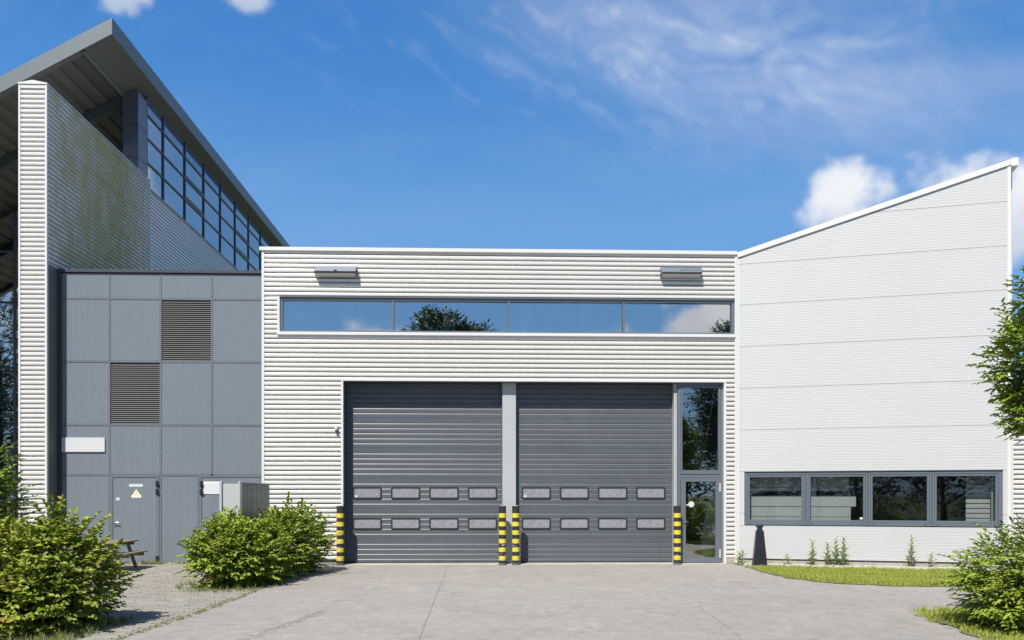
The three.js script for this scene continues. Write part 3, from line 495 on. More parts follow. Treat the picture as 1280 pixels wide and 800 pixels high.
// ------------------------------------------------------------------ tall hall on the left: fin wall, glazing, tilted roof
const tower = thing('tilted_roof_hall', 'tall hall with corrugated silver fin wall, sloping grey roof and blue glazing', 'building', [-10.543, 0, 0]);
{
  const FX = -.68, H1 = 11.62, H2 = 11.35, ZJ = -6.19, ZE = -25;
  part('cladding', corrug(FX + .05, -.05, .1, H1 - .12), M.silver, tower);
  part('corner_trim', box(FX, FX + .05, 0, H1 - .02, -.06, .012, .005), M.trim, tower); part('corner_trim', box(-.052, 0, 0, H1 - .02, -.06, .012, .005), M.trim, tower);
  { const s = new THREE.Shape([[FX - .01, H1 - .02], [.012, H1 - .02], [.012, H1 + .01], [FX / 2, H1 + .075], [FX - .01, H1 + .01]].map(p => new THREE.Vector2(...p))); const g = new THREE.ExtrudeGeometry(s, { depth: 6.26, bevelEnabled: false }); g.translate(0, 0, -6.235); part('coping', [g, box(FX + .05, -.052, H1 - .115, H1 - .02, -.06, .006, .003)], M.trim, tower); }
  // side of the fin: sheets in rows, each lapping the one below
  const side = (y0, y1, za, zb, lean) => { const g = corrug(0, za - zb, y0, y1, lean); g.rotateY(Math.PI / 2); g.translate(0, 0, za); return g; };
  const rowsH = []; for (let y = 7.3; y < H1 - .1; y += PITCH * 9) rowsH.push([y, Math.min(y + PITCH * 9, H1 - .04)]);
  for (const [a, b] of rowsH) part('cladding_sheet', side(a - .012, b, -.02, ZJ + .02, .006), M.algae, tower, 'weathered corrugated sheet with green algae runs');
  for (let y = 7.3; y < H2 - .1; y += PITCH * 9) part('cladding_sheet', side(y - .012, Math.min(y + PITCH * 9, H2 - .04), ZJ - .02, ZE, .006), M.silver, tower);
  part('joint_trim', box(-.03, .022, 7.2, H1 - .02, ZJ - .03, ZJ + .03, .004), M.trim, tower);
  part('return_panel', box(-.06, -.002, 0, 7.29, -.62, -.05, .003), M.soffit, tower);
  part('wall', [box(FX + .03, -.05, 0, H1 - .05, ZJ - .02, -.07, .004), box(-.4, -.06, 0, H2 - .03, ZE, ZJ - .03, .004)], M.interiorDark, tower);
  { const g = corrug(0, 6.1, .1, H1 - .12); g.rotateY(-Math.PI / 2); g.translate(FX, 0, -6.13); part('cladding', g, M.silver, tower); }
  part('coping', box(-.42, .03, H2 - .04, H2 + .015, ZE, ZJ - .03, .004), M.frame, tower);
  // clerestory glazing along the side
  const GT = 14.19, zs = [-6.09, -7.467, -9.468, -11.459, -13.456, -15.444, -17.474, -19.462, -21.482, -23.5, -25.5], hs = [H2 + .015, 12.165, 12.931, 13.66, GT];
  const cg = sub('clerestory', tower, [0, 0, 0], 'clerestory band of blue reflecting panes');
  for (const z of zs) part('mullion', box(-.11, -.03, hs[0], GT, z - .035, z + .035), M.darkMetal, cg);
  for (let i = 0; i < zs.length - 1; i++) {
    for (let r = 0; r < 4; r++) { part('pane', polyGeo([[[-.072, hs[r] + .01, zs[i] - .03], [-.072, hs[r] + .01, zs[i + 1] + .03], [-.072, hs[r + 1] - .01, zs[i + 1] + .03], [-.072, hs[r + 1] - .01, zs[i] - .03]]]), r === 3 ? M.spandrel ??= new THREE.MeshPhysicalMaterial({ color: C(.05, .10, .20), roughness: .05, metalness: 0, clearcoat: 1, clearcoatRoughness: .02, side: THREE.DoubleSide }) : M.coated, cg);
      if (r) part('transom', box(-.11, -.04, hs[r] - .03, hs[r] + .03, zs[i + 1] + .035, zs[i] - .035), M.darkMetal, cg); }
    if (i === 2 || i === 5) part('opening_light', [box(-.10, -.035, hs[1] + .03, hs[1] + .15, zs[i + 1] + .035, zs[i] - .035), box(-.10, -.035, hs[2] + .03, hs[2] + .12, zs[i + 1] + .035, zs[i] - .035)], M.darkMetal, cg);
  }
  // corner column under the roof
  M.column = S({ color: C(.075, .085, .115), roughness: .22, map: panelTex });
  for (const [a, b] of [[11.0, 12.02], [12.03, 13.04], [13.05, 14.05]]) part('corner_column', box(-.50, -.03, a, b, -6.05, -5.394, .004), M.column, tower);
  part('corner_column', box(-.45, -.34, 0, 11, -6.05, -5.44, .004), M.column, tower);
  // roof: a tilted slab, high edge to the right
  const T = .55, EX = .30, EY = 14.83, ZF = -2.836, ZB = -26, LX = -14, TH = .44;
  const yT = x => EY - (EX - x) * T;
  const slab = (x0, x1, t0, t1, z0, z1) => polyGeo([[[x0, yT(x0) - t0, z1], [x1, yT(x1) - t0, z1], [x1, yT(x1) - t0, z0], [x0, yT(x0) - t0, z0]], [[x0, yT(x0) - t1, z0], [x1, yT(x1) - t1, z0], [x1, yT(x1) - t1, z1], [x0, yT(x0) - t1, z1]],
    [[x0, yT(x0) - t1, z1], [x1, yT(x1) - t1, z1], [x1, yT(x1) - t0, z1], [x0, yT(x0) - t0, z1]], [[x1, yT(x1) - t1, z1], [x1, yT(x1) - t1, z0], [x1, yT(x1) - t0, z0], [x1, yT(x1) - t0, z1]], [[x0, yT(x0) - t1, z0], [x0, yT(x0) - t1, z1], [x0, yT(x0) - t0, z1], [x0, yT(x0) - t0, z0]], [[x1, yT(x1) - t1, z0], [x0, yT(x0) - t1, z0], [x0, yT(x0) - t0, z0], [x1, yT(x1) - t0, z0]]]);
  part('roof', slab(LX, EX - .03, .02, .16, ZB, ZF - .03), M.roofing, tower);
  part('fascia', [slab(LX, EX, 0, TH, ZF - .028, ZF)], M.fascia, tower); 
  for (let z = ZF - .028; z > ZB; z -= 4.6) part('fascia', [slab(EX - .028, EX, 0, TH, z - 4.594, z)], M.fascia, tower);
  part('soffit', [slab(-.46, EX - .03, TH - .03, TH - .002, ZB, ZF - .03)], M.soffit, tower);
  part('soffit_edge', [slab(-.56, -.47, TH - .06, TH + .02, ZB, ZF - .1)], M.fascia, tower);
  part('soffit_edge', [slab(LX, -.57, TH - .06, TH - .004, ZF - .22, ZF - .03)], M.soffit, tower);
  { // ribbed roof deck seen from below
    const gs = []; for (let x = -13.8; x < -.7; x += .34) gs.push(slab(x, x + .19, .17, .27, ZB, ZF - .23)); const dk = part('roof_deck', [slab(LX + .05, -.57, .163, .20, ZB, ZF - .23), ...gs], M.deck, tower); }
  for (const z of [-5.7, -8.6, -11.6]) part('roof_beam', slab(-13.5, -.57, .28, .62, z - .12, z + .12), M.darkMetal, tower);
  // glazed front set back under the roof
  const gf = sub('curtain_wall', tower, [0, 0, 0], 'dark glazed front set back beneath the roof overhang'); const ZG = -8;
  const gx = [-12.5, -11.0, -9.5, -8.0, -6.5, -5.15, -3.8, -2.45, -1.1, -.2], gy = [.1, 1.5, 3.0, 4.35, 5.95, 8.15, 9.85, 11.4, 12.9];
  for (let i = 0; i < gx.length; i++) { const t = Math.max(2, yT(gx[i]) - .66); part('mullion', box(gx[i] - .035, gx[i] + .035, 0, t, ZG - .12, ZG + .05), M.darkMetal, gf); }
  for (let i = 0; i < gx.length - 1; i++) for (let r = 0; r < gy.length; r++) {
    const a = gx[i] + .036, b = gx[i + 1] - .036, y0 = gy[r] + .03, y1 = r < gy.length - 1 ? gy[r + 1] - .03 : 14.3, ta = yT(a) - .66, tb = yT(b) - .66; if (y0 > ta - .05) continue;
    const g = polyGeo([[[a, y0, ZG], [b, y0, ZG], [b, Math.min(y1, tb), ZG], [a, Math.min(y1, ta), ZG]]]); part('pane', g, M.coated, gf);
    part('transom', box(a, b, gy[r] - .03, gy[r] + .03, ZG - .1, ZG + .04), M.darkMetal, gf);
  }
  part('inner_floor', [box(-13, -.42, 3.9, 4.2, -14, ZG - .3, .01), box(-13, -.42, 8.0, 8.2, -14, ZG - .3, .01)], M.interior, tower);
  part('wall', [box(-13.2, -.42, 0, 6.9, -25.2, -25, .01), box(-13.2, -13, 0, 6.9, -25, ZG - .2, .01)], M.interior, tower);
}

// ------------------------------------------------------------------ objects on the facade and in the yard
function floodlight(x, y, label, stick) {
  const o = thing('wall_light', label, 'wall light', [x, y, 0], 0, undefined);
  const w = .5, s = new THREE.Shape([[0, .115], [.10, .12], [.13, .11], [.205, -.01], [.19, -.03], [.02, -.115]].map(p => new THREE.Vector2(...p)));
  const g = new THREE.ExtrudeGeometry(s, { depth: w * 2 - .02, bevelEnabled: true, bevelSize: .006, bevelThickness: .01, bevelSegments: 1 }); g.rotateY(-Math.PI / 2); g.translate(w - .01, 0, 0); g.scale(1, 1, 1);
  part('housing', g, S({ color: C(.14, .165, .20), roughness: .45 }), o);
  part('lens', polyGeo([[[-w + .03, -.108, .045], [w - .03, -.108, .045], [w - .03, -.046, .178], [-w + .03, -.046, .178]].map(([a, b, c]) => [a, b - .008, c + .004])]), S({ color: C(.45, .45, .45), roughness: .2 }), o);
  part('bracket', [box(-.25, .25, -.05, .08, -.03, .03, .006)], M.black, o);
  part('end_cap', box(w + .001, w + .012, -.02, .09, .04, .16, .004), M.black, o);
  if (stick) part('bird_spikes', Array.from({ length: 14 }, (_, i) => taper([-.05 + i * .036, .03, .19], [-.05 + i * .036 + rr(-.01, .01), .05 + rr(0, .03), .205 + rr(-.01, .01)], .006, .003, 4)), M.black, o);
  else part('latch', box(-.03, .04, -.01, .02, .19, .222, .004), M.black, o);
}
floodlight(-3.61, 7.12, 'grey wedge shaped wall light above the ribbon window near the grey panelled block', false);
floodlight(4.82, 7.17, 'grey wedge shaped wall light above the ribbon window near the white wing', true);
{ const o = thing('wall_sensor', 'tiny white sensor on the corrugated wall beside the sectional door', 'sensor', [-3.61, 3.30, 0]);
  part('housing', [box(-.035, .035, -.01, .09, -.03, .07, .012)], M.white, o); const g = new THREE.SphereGeometry(.042, 12, 8); g.translate(.01, -.045, .05); part('lens', g, M.darkMetal, o); }

const bollTex = tex(256, 256, .6, 1.5, (u, v) => { const n = L[5](u, v) * .6 + L[7](u, v) * .4, m = L[4](u, v * .3), k = .88 + (L[6](u, v) - .5) * .25; return n > .72 ? [.1, .1, .09] : [k, k * (m > .7 ? .9 : 1), k]; });
function bollard(x, z, label, chips) {
  const o = thing('striped_bollard', label, 'bollard', [x, 0, z], 0, undefined);
  const r = .088, top = 1.43, bands = 6, y0 = .115, step = (top - .07 - y0) / 6, yh = step * .52;
  const Y = S({ color: C(.80, .68, .05), roughness: .6, map: bollTex });
  const B = S({ color: C(.022, .021, .02), roughness: .55 });
  part('core', [cyl(0, .0, top, 0, r, r, 24), (() => { const g = new THREE.SphereGeometry(r, 24, 5, 0, 6.2832, 0, 1.5708); g.scale(1, .18, 1); g.translate(0, top, 0); return g; })()], B, o);
  for (let i = 0; i < bands; i++) { const a = y0 + i * step; part('yellow_band', [cyl(0, a, a + yh, 0, r + .0025, r + .0025, 24)], Y, o); }
  const wl = []; for (let i = 0; i < chips; i++) { const a = rr(-1, 1), y = rr(.1, .62); const g = new THREE.CircleGeometry(rr(.008, .022), 5); g.scale(1, rr(.3, .8), 1); g.translate(0, 0, r + .0034); g.rotateY(a); g.translate(0, y, 0); wl.push(g); }
  if (chips) part('paint_chips', wl, S({ color: C(.6, .58, .5), roughness: .8 }), o);
  part('foot', cyl(0, 0, .05, 0, r + .012, r + .006, 20), S({ color: C(.10, .10, .085), roughness: .9 }), o);
  if (chips > 8) part('torn_cap', box(-.07, .06, top + .004, top + .02, -.05, .07, .004), M.post, o);
}
bollard(-3.50, .13, 'yellow and black striped bollard beside the bush and corrugated wall', 3);
bollard(.43, .13, 'yellow and black striped bollard in front of the left edge of the light grey post', 10);
bollard(.755, .13, 'yellow and black striped bollard in front of the right edge of the light grey post', 14);
bollard(4.72, .13, 'yellow and black striped bollard beside the glazed entrance door', 5);

{ const o = thing('ash_bin', 'black tapered obelisk shaped ash bin on the grass edge by the white wall', 'ash bin', [6.52, 0, .86], -.15);
  const ob = (w0, w1, y0, y1) => { const c = .16; const ring = (w, y) => { const b = w * c; return [[w - b, y, w], [w, y, w - b], [w, y, -w + b], [w - b, y, -w], [-w + b, y, -w], [-w, y, -w + b], [-w, y, w - b], [-w + b, y, w]]; }; const A = ring(w0, y0), B = ring(w1, y1), q = []; for (let i = 0; i < 8; i++) { const j = (i + 1) % 8; q.push([A[i], A[j], B[j], B[i]].reverse()); } q.push(B); return polyGeo(q); };
  const mk = S({ color: C(.014, .015, .019), roughness: .38 });
  part('body', ob(.16, .085, .02, .86), mk, o); part('head', [ob(.062, .05, .86, .96), ob(.085, .075, .94, .985)], mk, o); part('base', ob(.175, .168, 0, .05), mk, o);
  part('door_recess', box(-.06, .06, .32, .46, .10, .134, .006), M.black, o); part('slot', box(-.035, .035, .885, .915, .052, .064, .003), M.darkMetal, o); }

{ // bank of letter boxes on posts in the bush
  const o = thing('letterbox_bank', 'grey metal letterbox bank standing on posts in the bush', 'letterboxes', [-5.15, 0, 2.25]);
  const mA = S({ color: C(.52, .535, .55), map: panelTex, roughness: .4, metalness: .2 }), mB = S({ color: C(.17, .18, .19), map: panelTex, roughness: .45, metalness: .2 });
  part('cabinet', box(-.17, .185, .97, 1.93, -1.2, 1.13, .006), mB, o);
  part('end_panel', box(-.165, .165, .97, 1.93, 1.131, 1.15, .004), mA, o);
  part('edge_profile', box(-.215, -.165, .93, 1.98, 1.05, 1.19, .006), mA, o); part('edge_profile', box(.165, .205, .93, 1.98, 1.05, 1.19, .006), mA, o);
  part('roof_cap', box(-.19, .205, 1.93, 1.965, -1.22, 1.05, .006), mB, o);
  for (let r = 0; r < 3; r++) for (let c = 0; c < 6; c++) part('letterbox_door', [box(.186, .197, 1.0 + r * .305, 1.29 + r * .305, -1.16 + c * .37, -.81 + c * .37, .004), box(.197, .203, 1.215 + r * .305, 1.245 + r * .305, -1.08 + c * .37, -.88 + c * .37, .002)], mB, o);
  for (const [x, z] of [[-.12, -1], [.13, -1], [-.12, .95], [.13, .95]]) part('post', box(x - .025, x + .025, 0, .97, z - .025, z + .025, .004), mA, o);
}
{ // picnic table seen end-on
  const o = thing('picnic_table', 'weathered wooden picnic table half hidden behind the foreground hedge', 'picnic table', [-8.48, 0, 1.15], .03); o.scale.set(.9, .88, .7);
  const wood = S({ roughness: .85, map: tex(256, 256, .9, .35, (u, v) => { const k = .8 + (L[6](u * .2, v) - .5) * .5 + (L[4](u * .3, v) - .5) * .3; return [.27 * k, .21 * k, .15 * k]; }) });
  for (let i = 0; i < 5; i++) part('top_plank', box(-.375 + i * .151, -.375 + i * .151 + .142, .70, .74, -.9, .9, .006), wood, o);
  for (const s of [-1, 1]) for (let i = 0; i < 2; i++) { const x = s * (.43 + i * .125); part('seat_plank', box(x - .058, x + .058, .42, .458, -.9, .9, .006), wood, o); }
  for (const z of [-.62, .62]) { part('beam', box(-.58, .58, .33, .415, z - .05, z - .01, .005), wood, o); part('beam', box(-.34, .34, .62, .695, z - .05, z - .01, .005), wood, o);
    for (const s of [-1, 1]) { const g = box(-.045, .045, 0, .78, z, z + .042, .005); g.rotateZ(0); const p = g.attributes.position; for (let i = 0; i < p.count; i++) { const y = p.getY(i) * .89; p.setY(i, y); p.setX(i, p.getX(i) + s * lerp(.40, .17, y / .7)); } g.computeVertexNormals(); part('leg', g, wood, o); } }
}

// ------------------------------------------------------------------ vegetation
function Leaves() { this.v = []; this.c = []; this.id = []; }
const _t = new THREE.Vector3(), _u = new THREE.Vector3(), _n = new THREE.Vector3();
Leaves.prototype.leaf = function (x, y, z, dir, up, len, wid, col) {
  _t.copy(dir).normalize(); _u.crossVectors(_t, up).normalize(); _n.crossVectors(_u, _t).normalize();
  const o = this.v.length / 3, f = wid * .32, dr = len * .16, P = (a, b, h) => this.v.push(x + _t.x * a + _u.x * b + _n.x * h, y + _t.y * a + _u.y * b + _n.y * h, z + _t.z * a + _u.z * b + _n.z * h);
  P(0, 0, 0); P(len * .32, wid * .5, f); P(len * .36, 0, 0); P(len * .32, -wid * .5, f); P(len * .72, wid * .36, f * .6 - dr * .5); P(len * .72, -wid * .36, f * .6 - dr * .5); P(len, 0, -dr);
  this.id.push(o, o + 1, o + 2, o, o + 2, o + 3, o + 1, o + 4, o + 2, o + 2, o + 5, o + 3, o + 2, o + 4, o + 6, o + 2, o + 6, o + 5);
  for (let i = 0; i < 7; i++) this.c.push(...col);
};
Leaves.prototype.geo = function () { const g = new THREE.BufferGeometry(); g.setAttribute('position', new THREE.Float32BufferAttribute(this.v, 3)); g.setAttribute('color', new THREE.Float32BufferAttribute(this.c, 3)); g.setAttribute('uv', new THREE.Float32BufferAttribute(new Float32Array(this.v.length / 3 * 2), 2)); g.setIndex(this.id); g.computeVertexNormals(); return g; };
M.bark = S({ roughness: .95, map: tex(256, 256, .5, 1.2, (u, v) => { const k = .7 + (L[5](u, v * .3) - .5) * .7 + (L[6](u, v) - .5) * .4; return [.13 * k, .105 * k, .08 * k]; }) });
const PAL = { hedge: [[.12, .19, .02], [.20, .27, .028], [.30, .35, .038], [.36, .33, .06]], tree: [[.10, .18, .02], [.17, .265, .026], [.26, .35, .036], [.30, .37, .045]], dark: [[.03, .065, .012], [.05, .09, .016], [.07, .11, .02], [.08, .11, .02]], shrub: [[.12, .20, .022], [.21, .30, .028], [.29, .36, .04], [.31, .35, .05]] };
function pick(pal, t) { const k = Math.min(pal.length - 1.001, Math.max(0, t * (pal.length - 1))), i = Math.floor(k), f = k - i; return [0, 1, 2].map(q => lerp(pal[i][q], pal[i + 1][q], f)); }
// shoots: short twigs that carry two rows of leaves, spread over and inside a set of ellipsoid lumps
function shoots(L_, twigs, lumps, n, o) {
  const vol = lumps.map(l => l[3] * l[4] + l[4] * l[5] + l[3] * l[5]), tot = vol.reduce((a, b) => a + b, 0), d = new THREE.Vector3(), p = new THREE.Vector3(), up = new THREE.Vector3(), ld = new THREE.Vector3(), side = new THREE.Vector3();
  for (let i = 0; i < n; i++) {
    let q = rnd() * tot, k = 0; while (q > vol[k] && k < lumps.length - 1) q -= vol[k++];
    const [cx, cy, cz, rx, ry, rz] = lumps[k];
    d.set(rr(-1, 1), rr(-1, 1), rr(-1, 1)); if (d.lengthSq() > 1 || d.lengthSq() < .02) { i--; continue; } d.normalize();
    const bump = 1 + .20 * fbm(cx + d.x * 2.2, cy + d.y * 2.2, cz + d.z * 2.2, 3) * 2, rad = bump * (o.inner ? Math.pow(rr(o.inner ** 3, 1), 1 / 3) : 1) * rr(.9, 1.0);
    p.set(cx + d.x * rx * rad, cy + d.y * ry * rad, cz + d.z * rz * rad); if (p.y < (o.floor ?? .06)) { if (o.floor || p.y < -.12) continue; p.y = .06 + rnd() * .1; }
    if (o.gap && fbm(p.x * o.gap + 5, p.y * o.gap, p.z * o.gap, 2) > (o.gapAt ?? .26)) continue;
    const sd = new THREE.Vector3(d.x + rr(-.5, .5), d.y * .5 + (o.lift ?? .35) + rr(-.3, .4), d.z + rr(-.5, .5)).normalize(), len = rr(.6, 1.3) * o.shoot * (rnd() < (o.wild ?? .04) ? 2 : 1), m = Math.max(3, Math.round(len / o.step));
    const tone = rr(0, 1) * .55 + (fbm(p.x * 1.7, p.y * 1.7, p.z * 1.7, 2) + .5) * .35;
    side.crossVectors(sd, new THREE.Vector3(0, 1, 0)).normalize(); up.set(rr(-.3, .3), 1, rr(-.3, .3)).addScaledVector(d, .5).normalize();
    for (let j = 0; j < m; j++) {
      const t = j / (m - 1), s = j % 2 ? 1 : -1, sz = o.leaf * rr(.55, 1.3) * (1 - .3 * t);
      ld.copy(sd).multiplyScalar(.55 + t * .6).addScaledVector(side, s * (1 - t * .6)).add(new THREE.Vector3(rr(-.25, .25), rr(-.35, .15), rr(-.25, .25)));
      const c = pick(o.pal, Math.min(1, Math.max(0, tone + rr(-.14, .14) + t * .12))); if (rnd() < (o.brown ?? .015)) { c[0] = .26; c[1] = .16; c[2] = .04; }
      L_.leaf(p.x + sd.x * len * t, p.y + sd.y * len * t - t * t * len * .12, p.z + sd.z * len * t, ld, up, sz, sz * (o.wid ?? .62), c);
    }
    if (twigs && rnd() < .15) twigs.push(taper([p.x - sd.x * len * .6, p.y - sd.y * len * .5, p.z - sd.z * len * .6], [p.x + sd.x * len * .9, p.y + sd.y * len * .9 - len * .1, p.z + sd.z * len * .9], .005, .0025, 4));
  }
}
function bush(name, label, cat, pos, lumps, n, o, stems = 6) {
  const th = thing(name, label, cat, pos), Lf = new Leaves(), tw = [];
  shoots(Lf, tw, lumps, n, o);
  const m = new THREE.Mesh(Lf.geo(), M.leaf); m.name = 'foliage'; m.userData.kind = 'stuff'; m.castShadow = m.receiveShadow = true; th.add(m);
  for (const [cx, cy, cz, rx, ry, rz] of lumps) for (let i = 0; i < stems; i++) { const a = rr(0, 6.28), b = [cx + Math.cos(a) * rx * .25, 0, cz + Math.sin(a) * rz * .25], e = [cx + Math.cos(a) * rx * rr(.3, .75), cy + ry * rr(.1, .7), cz + Math.sin(a) * rz * rr(.3, .75)]; tw.push(taper(b, e, .014, .005, 5)); }
  part('branches', tw, M.bark, th); return th;
}
// foreground hedge at the left, beside its fence post
bush('beech_hedge', 'yellow green beech hedge in the foreground beside the picnic table', 'hedge', [-6, 0, 9.6],
  [[.50, .60, .0, .66, .72, .85], [-.35, .62, .1, .8, .74, 1.0], [-1.2, .66, .1, .9, .76, 1.0], [-2.1, .72, .0, .9, .80, 1.0], [.5, .35, .55, .5, .45, .6], [.42, 1.28, -.1, .14, .26, .14]], 5200,
  { leaf: .1, shoot: .19, step: .03, wid: .72, pal: PAL.hedge, inner: .6, lift: .3, brown: .03, wild: .03, gap: 2.4, gapAt: .3 });
single('fence_post', [box(-5.10, -5.04, 0, 1.05, 9.37, 9.43, .006), box(-5.11, -5.03, 1.05, 1.065, 9.36, 9.44, .004)], S({ color: C(.10, .11, .12), roughness: .6 }), 'dark metal fence post at the end of the foreground hedge', 'post');
bush('tall_shrub', 'loose green shrub rising behind the foreground hedge beside the corrugated fin', 'shrub', [-8.45, 0, 6.4],
  [[.1, 1.5, 0, .55, .9, .6], [-.5, 1.7, .2, .7, 1.0, .7], [.15, 2.25, .05, .35, .35, .4]], 1000, { leaf: .095, shoot: .26, step: .032, pal: PAL.tree, inner: .5, lift: .2, gap: 2.0, gapAt: .2 });
// bush around the letterboxes
bush('beech_bush', 'rounded green beech bush growing round the letterbox bank by the doors', 'bush', [-4.7, 0, 3.4],
  [[-.14, .55, 1.25, .64, .64, .85], [.1, .5, .55, .72, .62, .95], [.34, .62, -.75, .72, .72, .95], [.55, .66, -1.65, .62, .72, .65], [-.34, .62, .35, .5, .68, .6], [.3, .45, 1.15, .42, .45, .75]], 4600,
  { leaf: .1, shoot: .19, step: .031, wid: .72, pal: PAL.shrub, inner: .55, lift: .3, brown: .01, wild: .05, gap: 2.2, gapAt: .26 });
// bush at the right edge and its neighbours
bush('laurel_bush', 'glossy yellow green bush on the grass verge at the yard edge', 'bush', [7.16, 0, 10.2],
  [[-.25, .62, 0, .82, .58, .8], [.6, .7, .1, .9, .62, .9], [-.45, .35, .3, .6, .38, .6], [.1, .3, .55, .7, .34, .5]], 2400,
  { leaf: .115, shoot: .24, step: .034, wid: .36, pal: PAL.shrub, inner: .55, lift: .15, brown: .0, wild: .05, gap: 2.4, gapAt: .3 });
bush('wall_shrub', 'small grey green shrub against the corrugated annex behind the glossy bush', 'shrub', [12.3, 0, 3.1], [[0, .75, 0, .5, .75, .5], [.5, .8, 0, .6, .85, .5]], 260, { leaf: .08, shoot: .2, step: .035, pal: PAL.tree, inner: .5 });
function tree(name, label, pos, trunkH, r0, lumps, n, o) {
  const th = thing(name, label, 'tree', pos, 0), Lf = new Leaves(), tw = [];
  shoots(Lf, tw, lumps, n, o);
  const bk = []; const top = lumps.reduce((a, l) => Math.max(a, l[1]), 0);
  const path = [[0, -.6, 0], [r0 * .3, trunkH * .5, 0], [0, trunkH, r0 * .4], [-r0 * .5, (trunkH + top) / 2, 0], [0, top, 0]];
  for (let i = 0; i < path.length - 1; i++) bk.push(taper(path[i], path[i + 1], r0 * (1.1 - i * .24), r0 * (1.1 - (i + 1) * .24), 9));
  part('trunk', bk, M.bark, th);
  const br = []; for (const [cx, cy, cz, rx, ry, rz] of lumps) { const y = Math.max(trunkH * .85, cy - ry * .9); br.push(taper([0, y, 0], [cx, cy, cz], r0 * .38, r0 * .12, 6)); for (let i = 0; i < 7; i++) br.push(taper([cx * .6, lerp(y, cy, .6), cz * .6], [cx + rr(-.75, .75) * rx, cy + rr(-.5, .8) * ry, cz + rr(-.75, .75) * rz], r0 * .16, r0 * .04, 5)); }
  part('branches', br.concat(tw), M.bark, th);
  const m = new THREE.Mesh(Lf.geo(), M.leaf); m.name = 'crown'; m.userData.kind = 'stuff'; m.castShadow = m.receiveShadow = true; th.add(m); return th;
}
tree('hornbeam_tree', 'leafy green hornbeam tree standing in front of the white wing', [7.1, .336, 10.6], 2.0, .10,
  [[-.45, 3.75, 0, .72, .75, .8], [-.1, 4.6, 0, .62, .62, .7], [.35, 4.2, .1, .9, .9, .9], [-.35, 3.05, .1, .62, .55, .7], [.3, 3.2, -.2, .9, .8, .8], [.1, 5.1, 0, .4, .42, .4]], 3600,
  { leaf: .11, shoot: .22, step: .03, wid: .62, pal: PAL.tree, inner: .35, lift: .25, floor: 1, wild: .0, gap: 1.7, gapAt: .29 }).scale.setScalar(.8);
// weeds along the white wall
function weed(x, z, h, label, cat = 'weed') {
  const th = thing('tall_weed', label, cat, [x, 0, z], rr(0, 6)), Lf = new Leaves(), lean = rr(-.06, .06), st = taper([0, 0, 0], [lean, h * .96, 0], .008, .003, 5), up = new THREE.Vector3(0, 1, 0);
  const n = Math.round(h * 46); for (let i = 0; i < n; i++) { const t = .04 + .96 * i / n, a = i * 2.4, l = lerp(.2, .09, t) * rr(.8, 1.2); Lf.leaf(lean * t, h * t, 0, new THREE.Vector3(Math.cos(a), .35 + t * .8, Math.sin(a)), up, l, l * .34, pick([[.28, .35, .13], [.36, .43, .17], [.43, .47, .22]], rnd())); }
  part('stem', st, S({ color: C(.14, .17, .06), roughness: .9 }), th); const m = new THREE.Mesh(Lf.geo(), M.leaf); m.name = 'leaves'; m.userData.kind = 'stuff'; m.castShadow = m.receiveShadow = true; th.add(m);
}
const WL = (s, d) => [6.25 + .9555 * s - .2948 * d, .2948 * s + .9555 * d];
for (const [s, h, l] of [[1.72, .62, 'green weed below the second window, a little apart from the three weeds'], [2.10, .58, 'slender green weed first of the three standing close together'], [2.28, .68, 'slender green weed in the middle of the three standing close together'], [2.46, .72, 'tallest of the three slender green weeds standing close together'], [3.92, .74, 'bushy tall green weed standing alone below the third window'], [4.35, .34, 'short weed beside the bushy tall weed'], [1.2, .26, 'low weed seedling in the pebbles near the black ash bin'], [.02, .30, 'low leafy weed at the corner of the glazed entrance wall'], [.12, .36, 'low leafy weed between the corner trim and the ash bin'], [.52, .3, 'thin weed just past the black ash bin'], [5.35, .3, 'wispy low weed at the wall near the last window']]) { const [x, z] = WL(s, s < .3 ? .4 : .22); weed(x, z, h, l); }
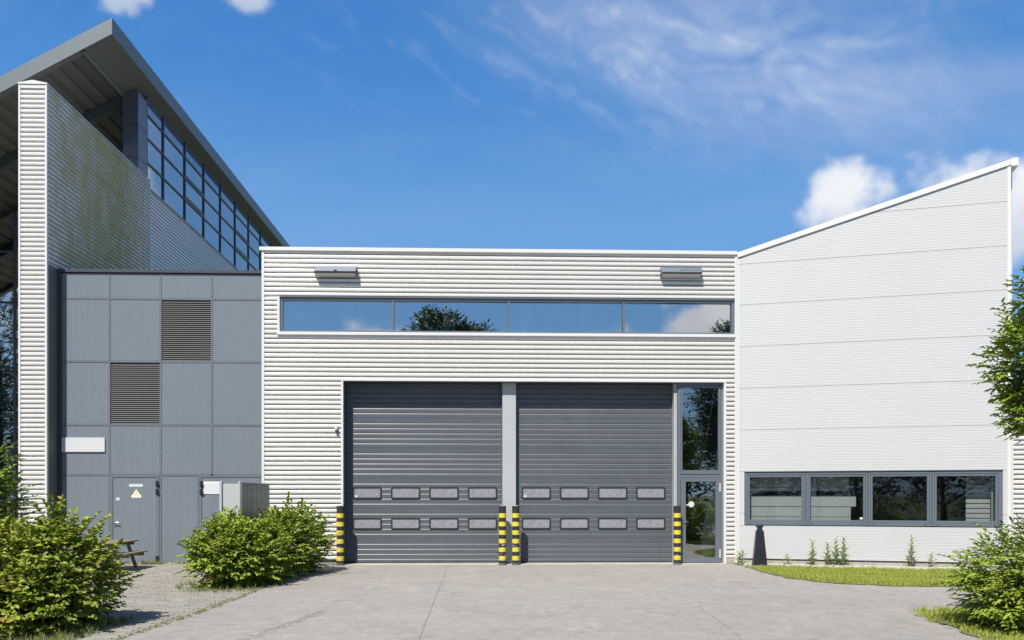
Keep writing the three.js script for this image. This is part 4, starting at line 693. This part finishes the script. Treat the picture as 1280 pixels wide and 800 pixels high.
// across the road behind the camera: what the glass mirrors
tree('street_tree', 'broad round crowned tree across the yard, mirrored in the ribbon window', [-2.6, 0, 35], 4.5, .28, [[-.4, 11.6, 0, 2.2, 2.5, 2.2], [-1.9, 10.6, 0, 1.6, 1.8, 2], [1.9, 11.0, 0, 1.8, 2.0, 2], [0, 8.6, 0, 3, 2.6, 2.6]], 7000, { wild: 0, leaf: .24, shoot: .5, step: .1, pal: PAL.dark, inner: .3, floor: 3, gap: .9, gapAt: .22 });
tree('street_tree', 'tall oval crowned tree across the yard, mirrored in the glazed entrance', [16.3, 0, 34], 3.2, .25, [[0, 10.9, 0, 1.7, 2.1, 2], [0, 8.2, 0, 2.6, 2.6, 2.4], [.1, 5.6, 0, 2.5, 2.3, 2.3]], 6500, { wild: 0, leaf: .24, shoot: .5, step: .1, pal: PAL.dark, inner: .3, floor: 2.6, gap: .9, gapAt: .24 });
tree('street_tree', 'wide dark tree across the yard, mirrored in the glazing under the tilted roof', [-41, 0, 36], 4, .4, [[0, 14.5, 0, 4.6, 5, 4], [-3.4, 10, 0, 4, 4.5, 3.6], [3.8, 9.5, 0, 4, 4.6, 3.6], [0, 6, 0, 5, 4, 4]], 3600, { leaf: .32, shoot: .9, step: .13, pal: PAL.dark, inner: .4, floor: 1.5 });
tree('street_tree', 'tall dark tree across the yard, mirrored in the windows of the white wing', [30, 0, 33], 3, .3, [[0, 8, 0, 4, 4, 3.5], [-3.5, 5.5, 0, 3, 3.5, 3], [3.6, 7, 0, 3.2, 3.6, 3]], 1500, { leaf: .32, shoot: .9, step: .13, pal: PAL.dark, inner: .4, floor: 1.5 });
for (let i = 0; i < 11; i++) { const h = rr(.85, 1.15); tree('far_tree', 'dark green tree in the belt beyond the hedge, mirrored in the lower glass', [-42 + i * 8.2 + rr(-1, 1), 0, 43 + rr(-1.5, 2)], 1.2, .22, [[0, 4.6 * h, 0, 3.4, 2.9 * h, 2.6], [-2.6, 3.2 * h, .4, 2.6, 2.4, 2.2], [2.7, 3.0 * h, -.3, 2.6, 2.4, 2.2]], 900, { wild: 0, leaf: .34, shoot: .7, step: .13, pal: PAL.dark, inner: .5, floor: .3 }).userData.group = 'tree belt beyond the hedge'; }
for (let i = 0; i < 5; i++) bush('clipped_hedge', 'length of dark green hedge across the yard, mirrored in the lower glass', 'hedge', [-2 + i * 7.5, 0, 29.5], [[-2, .8, 0, 2.2, 1.1, .9], [1.9, .8, 0, 2.2, 1.2, .9]], 420, { leaf: .17, shoot: .35, step: .07, pal: PAL.dark, inner: .6 }, 3).userData.group = 'hedge sections across the yard';

renderer.render(scene, camera);
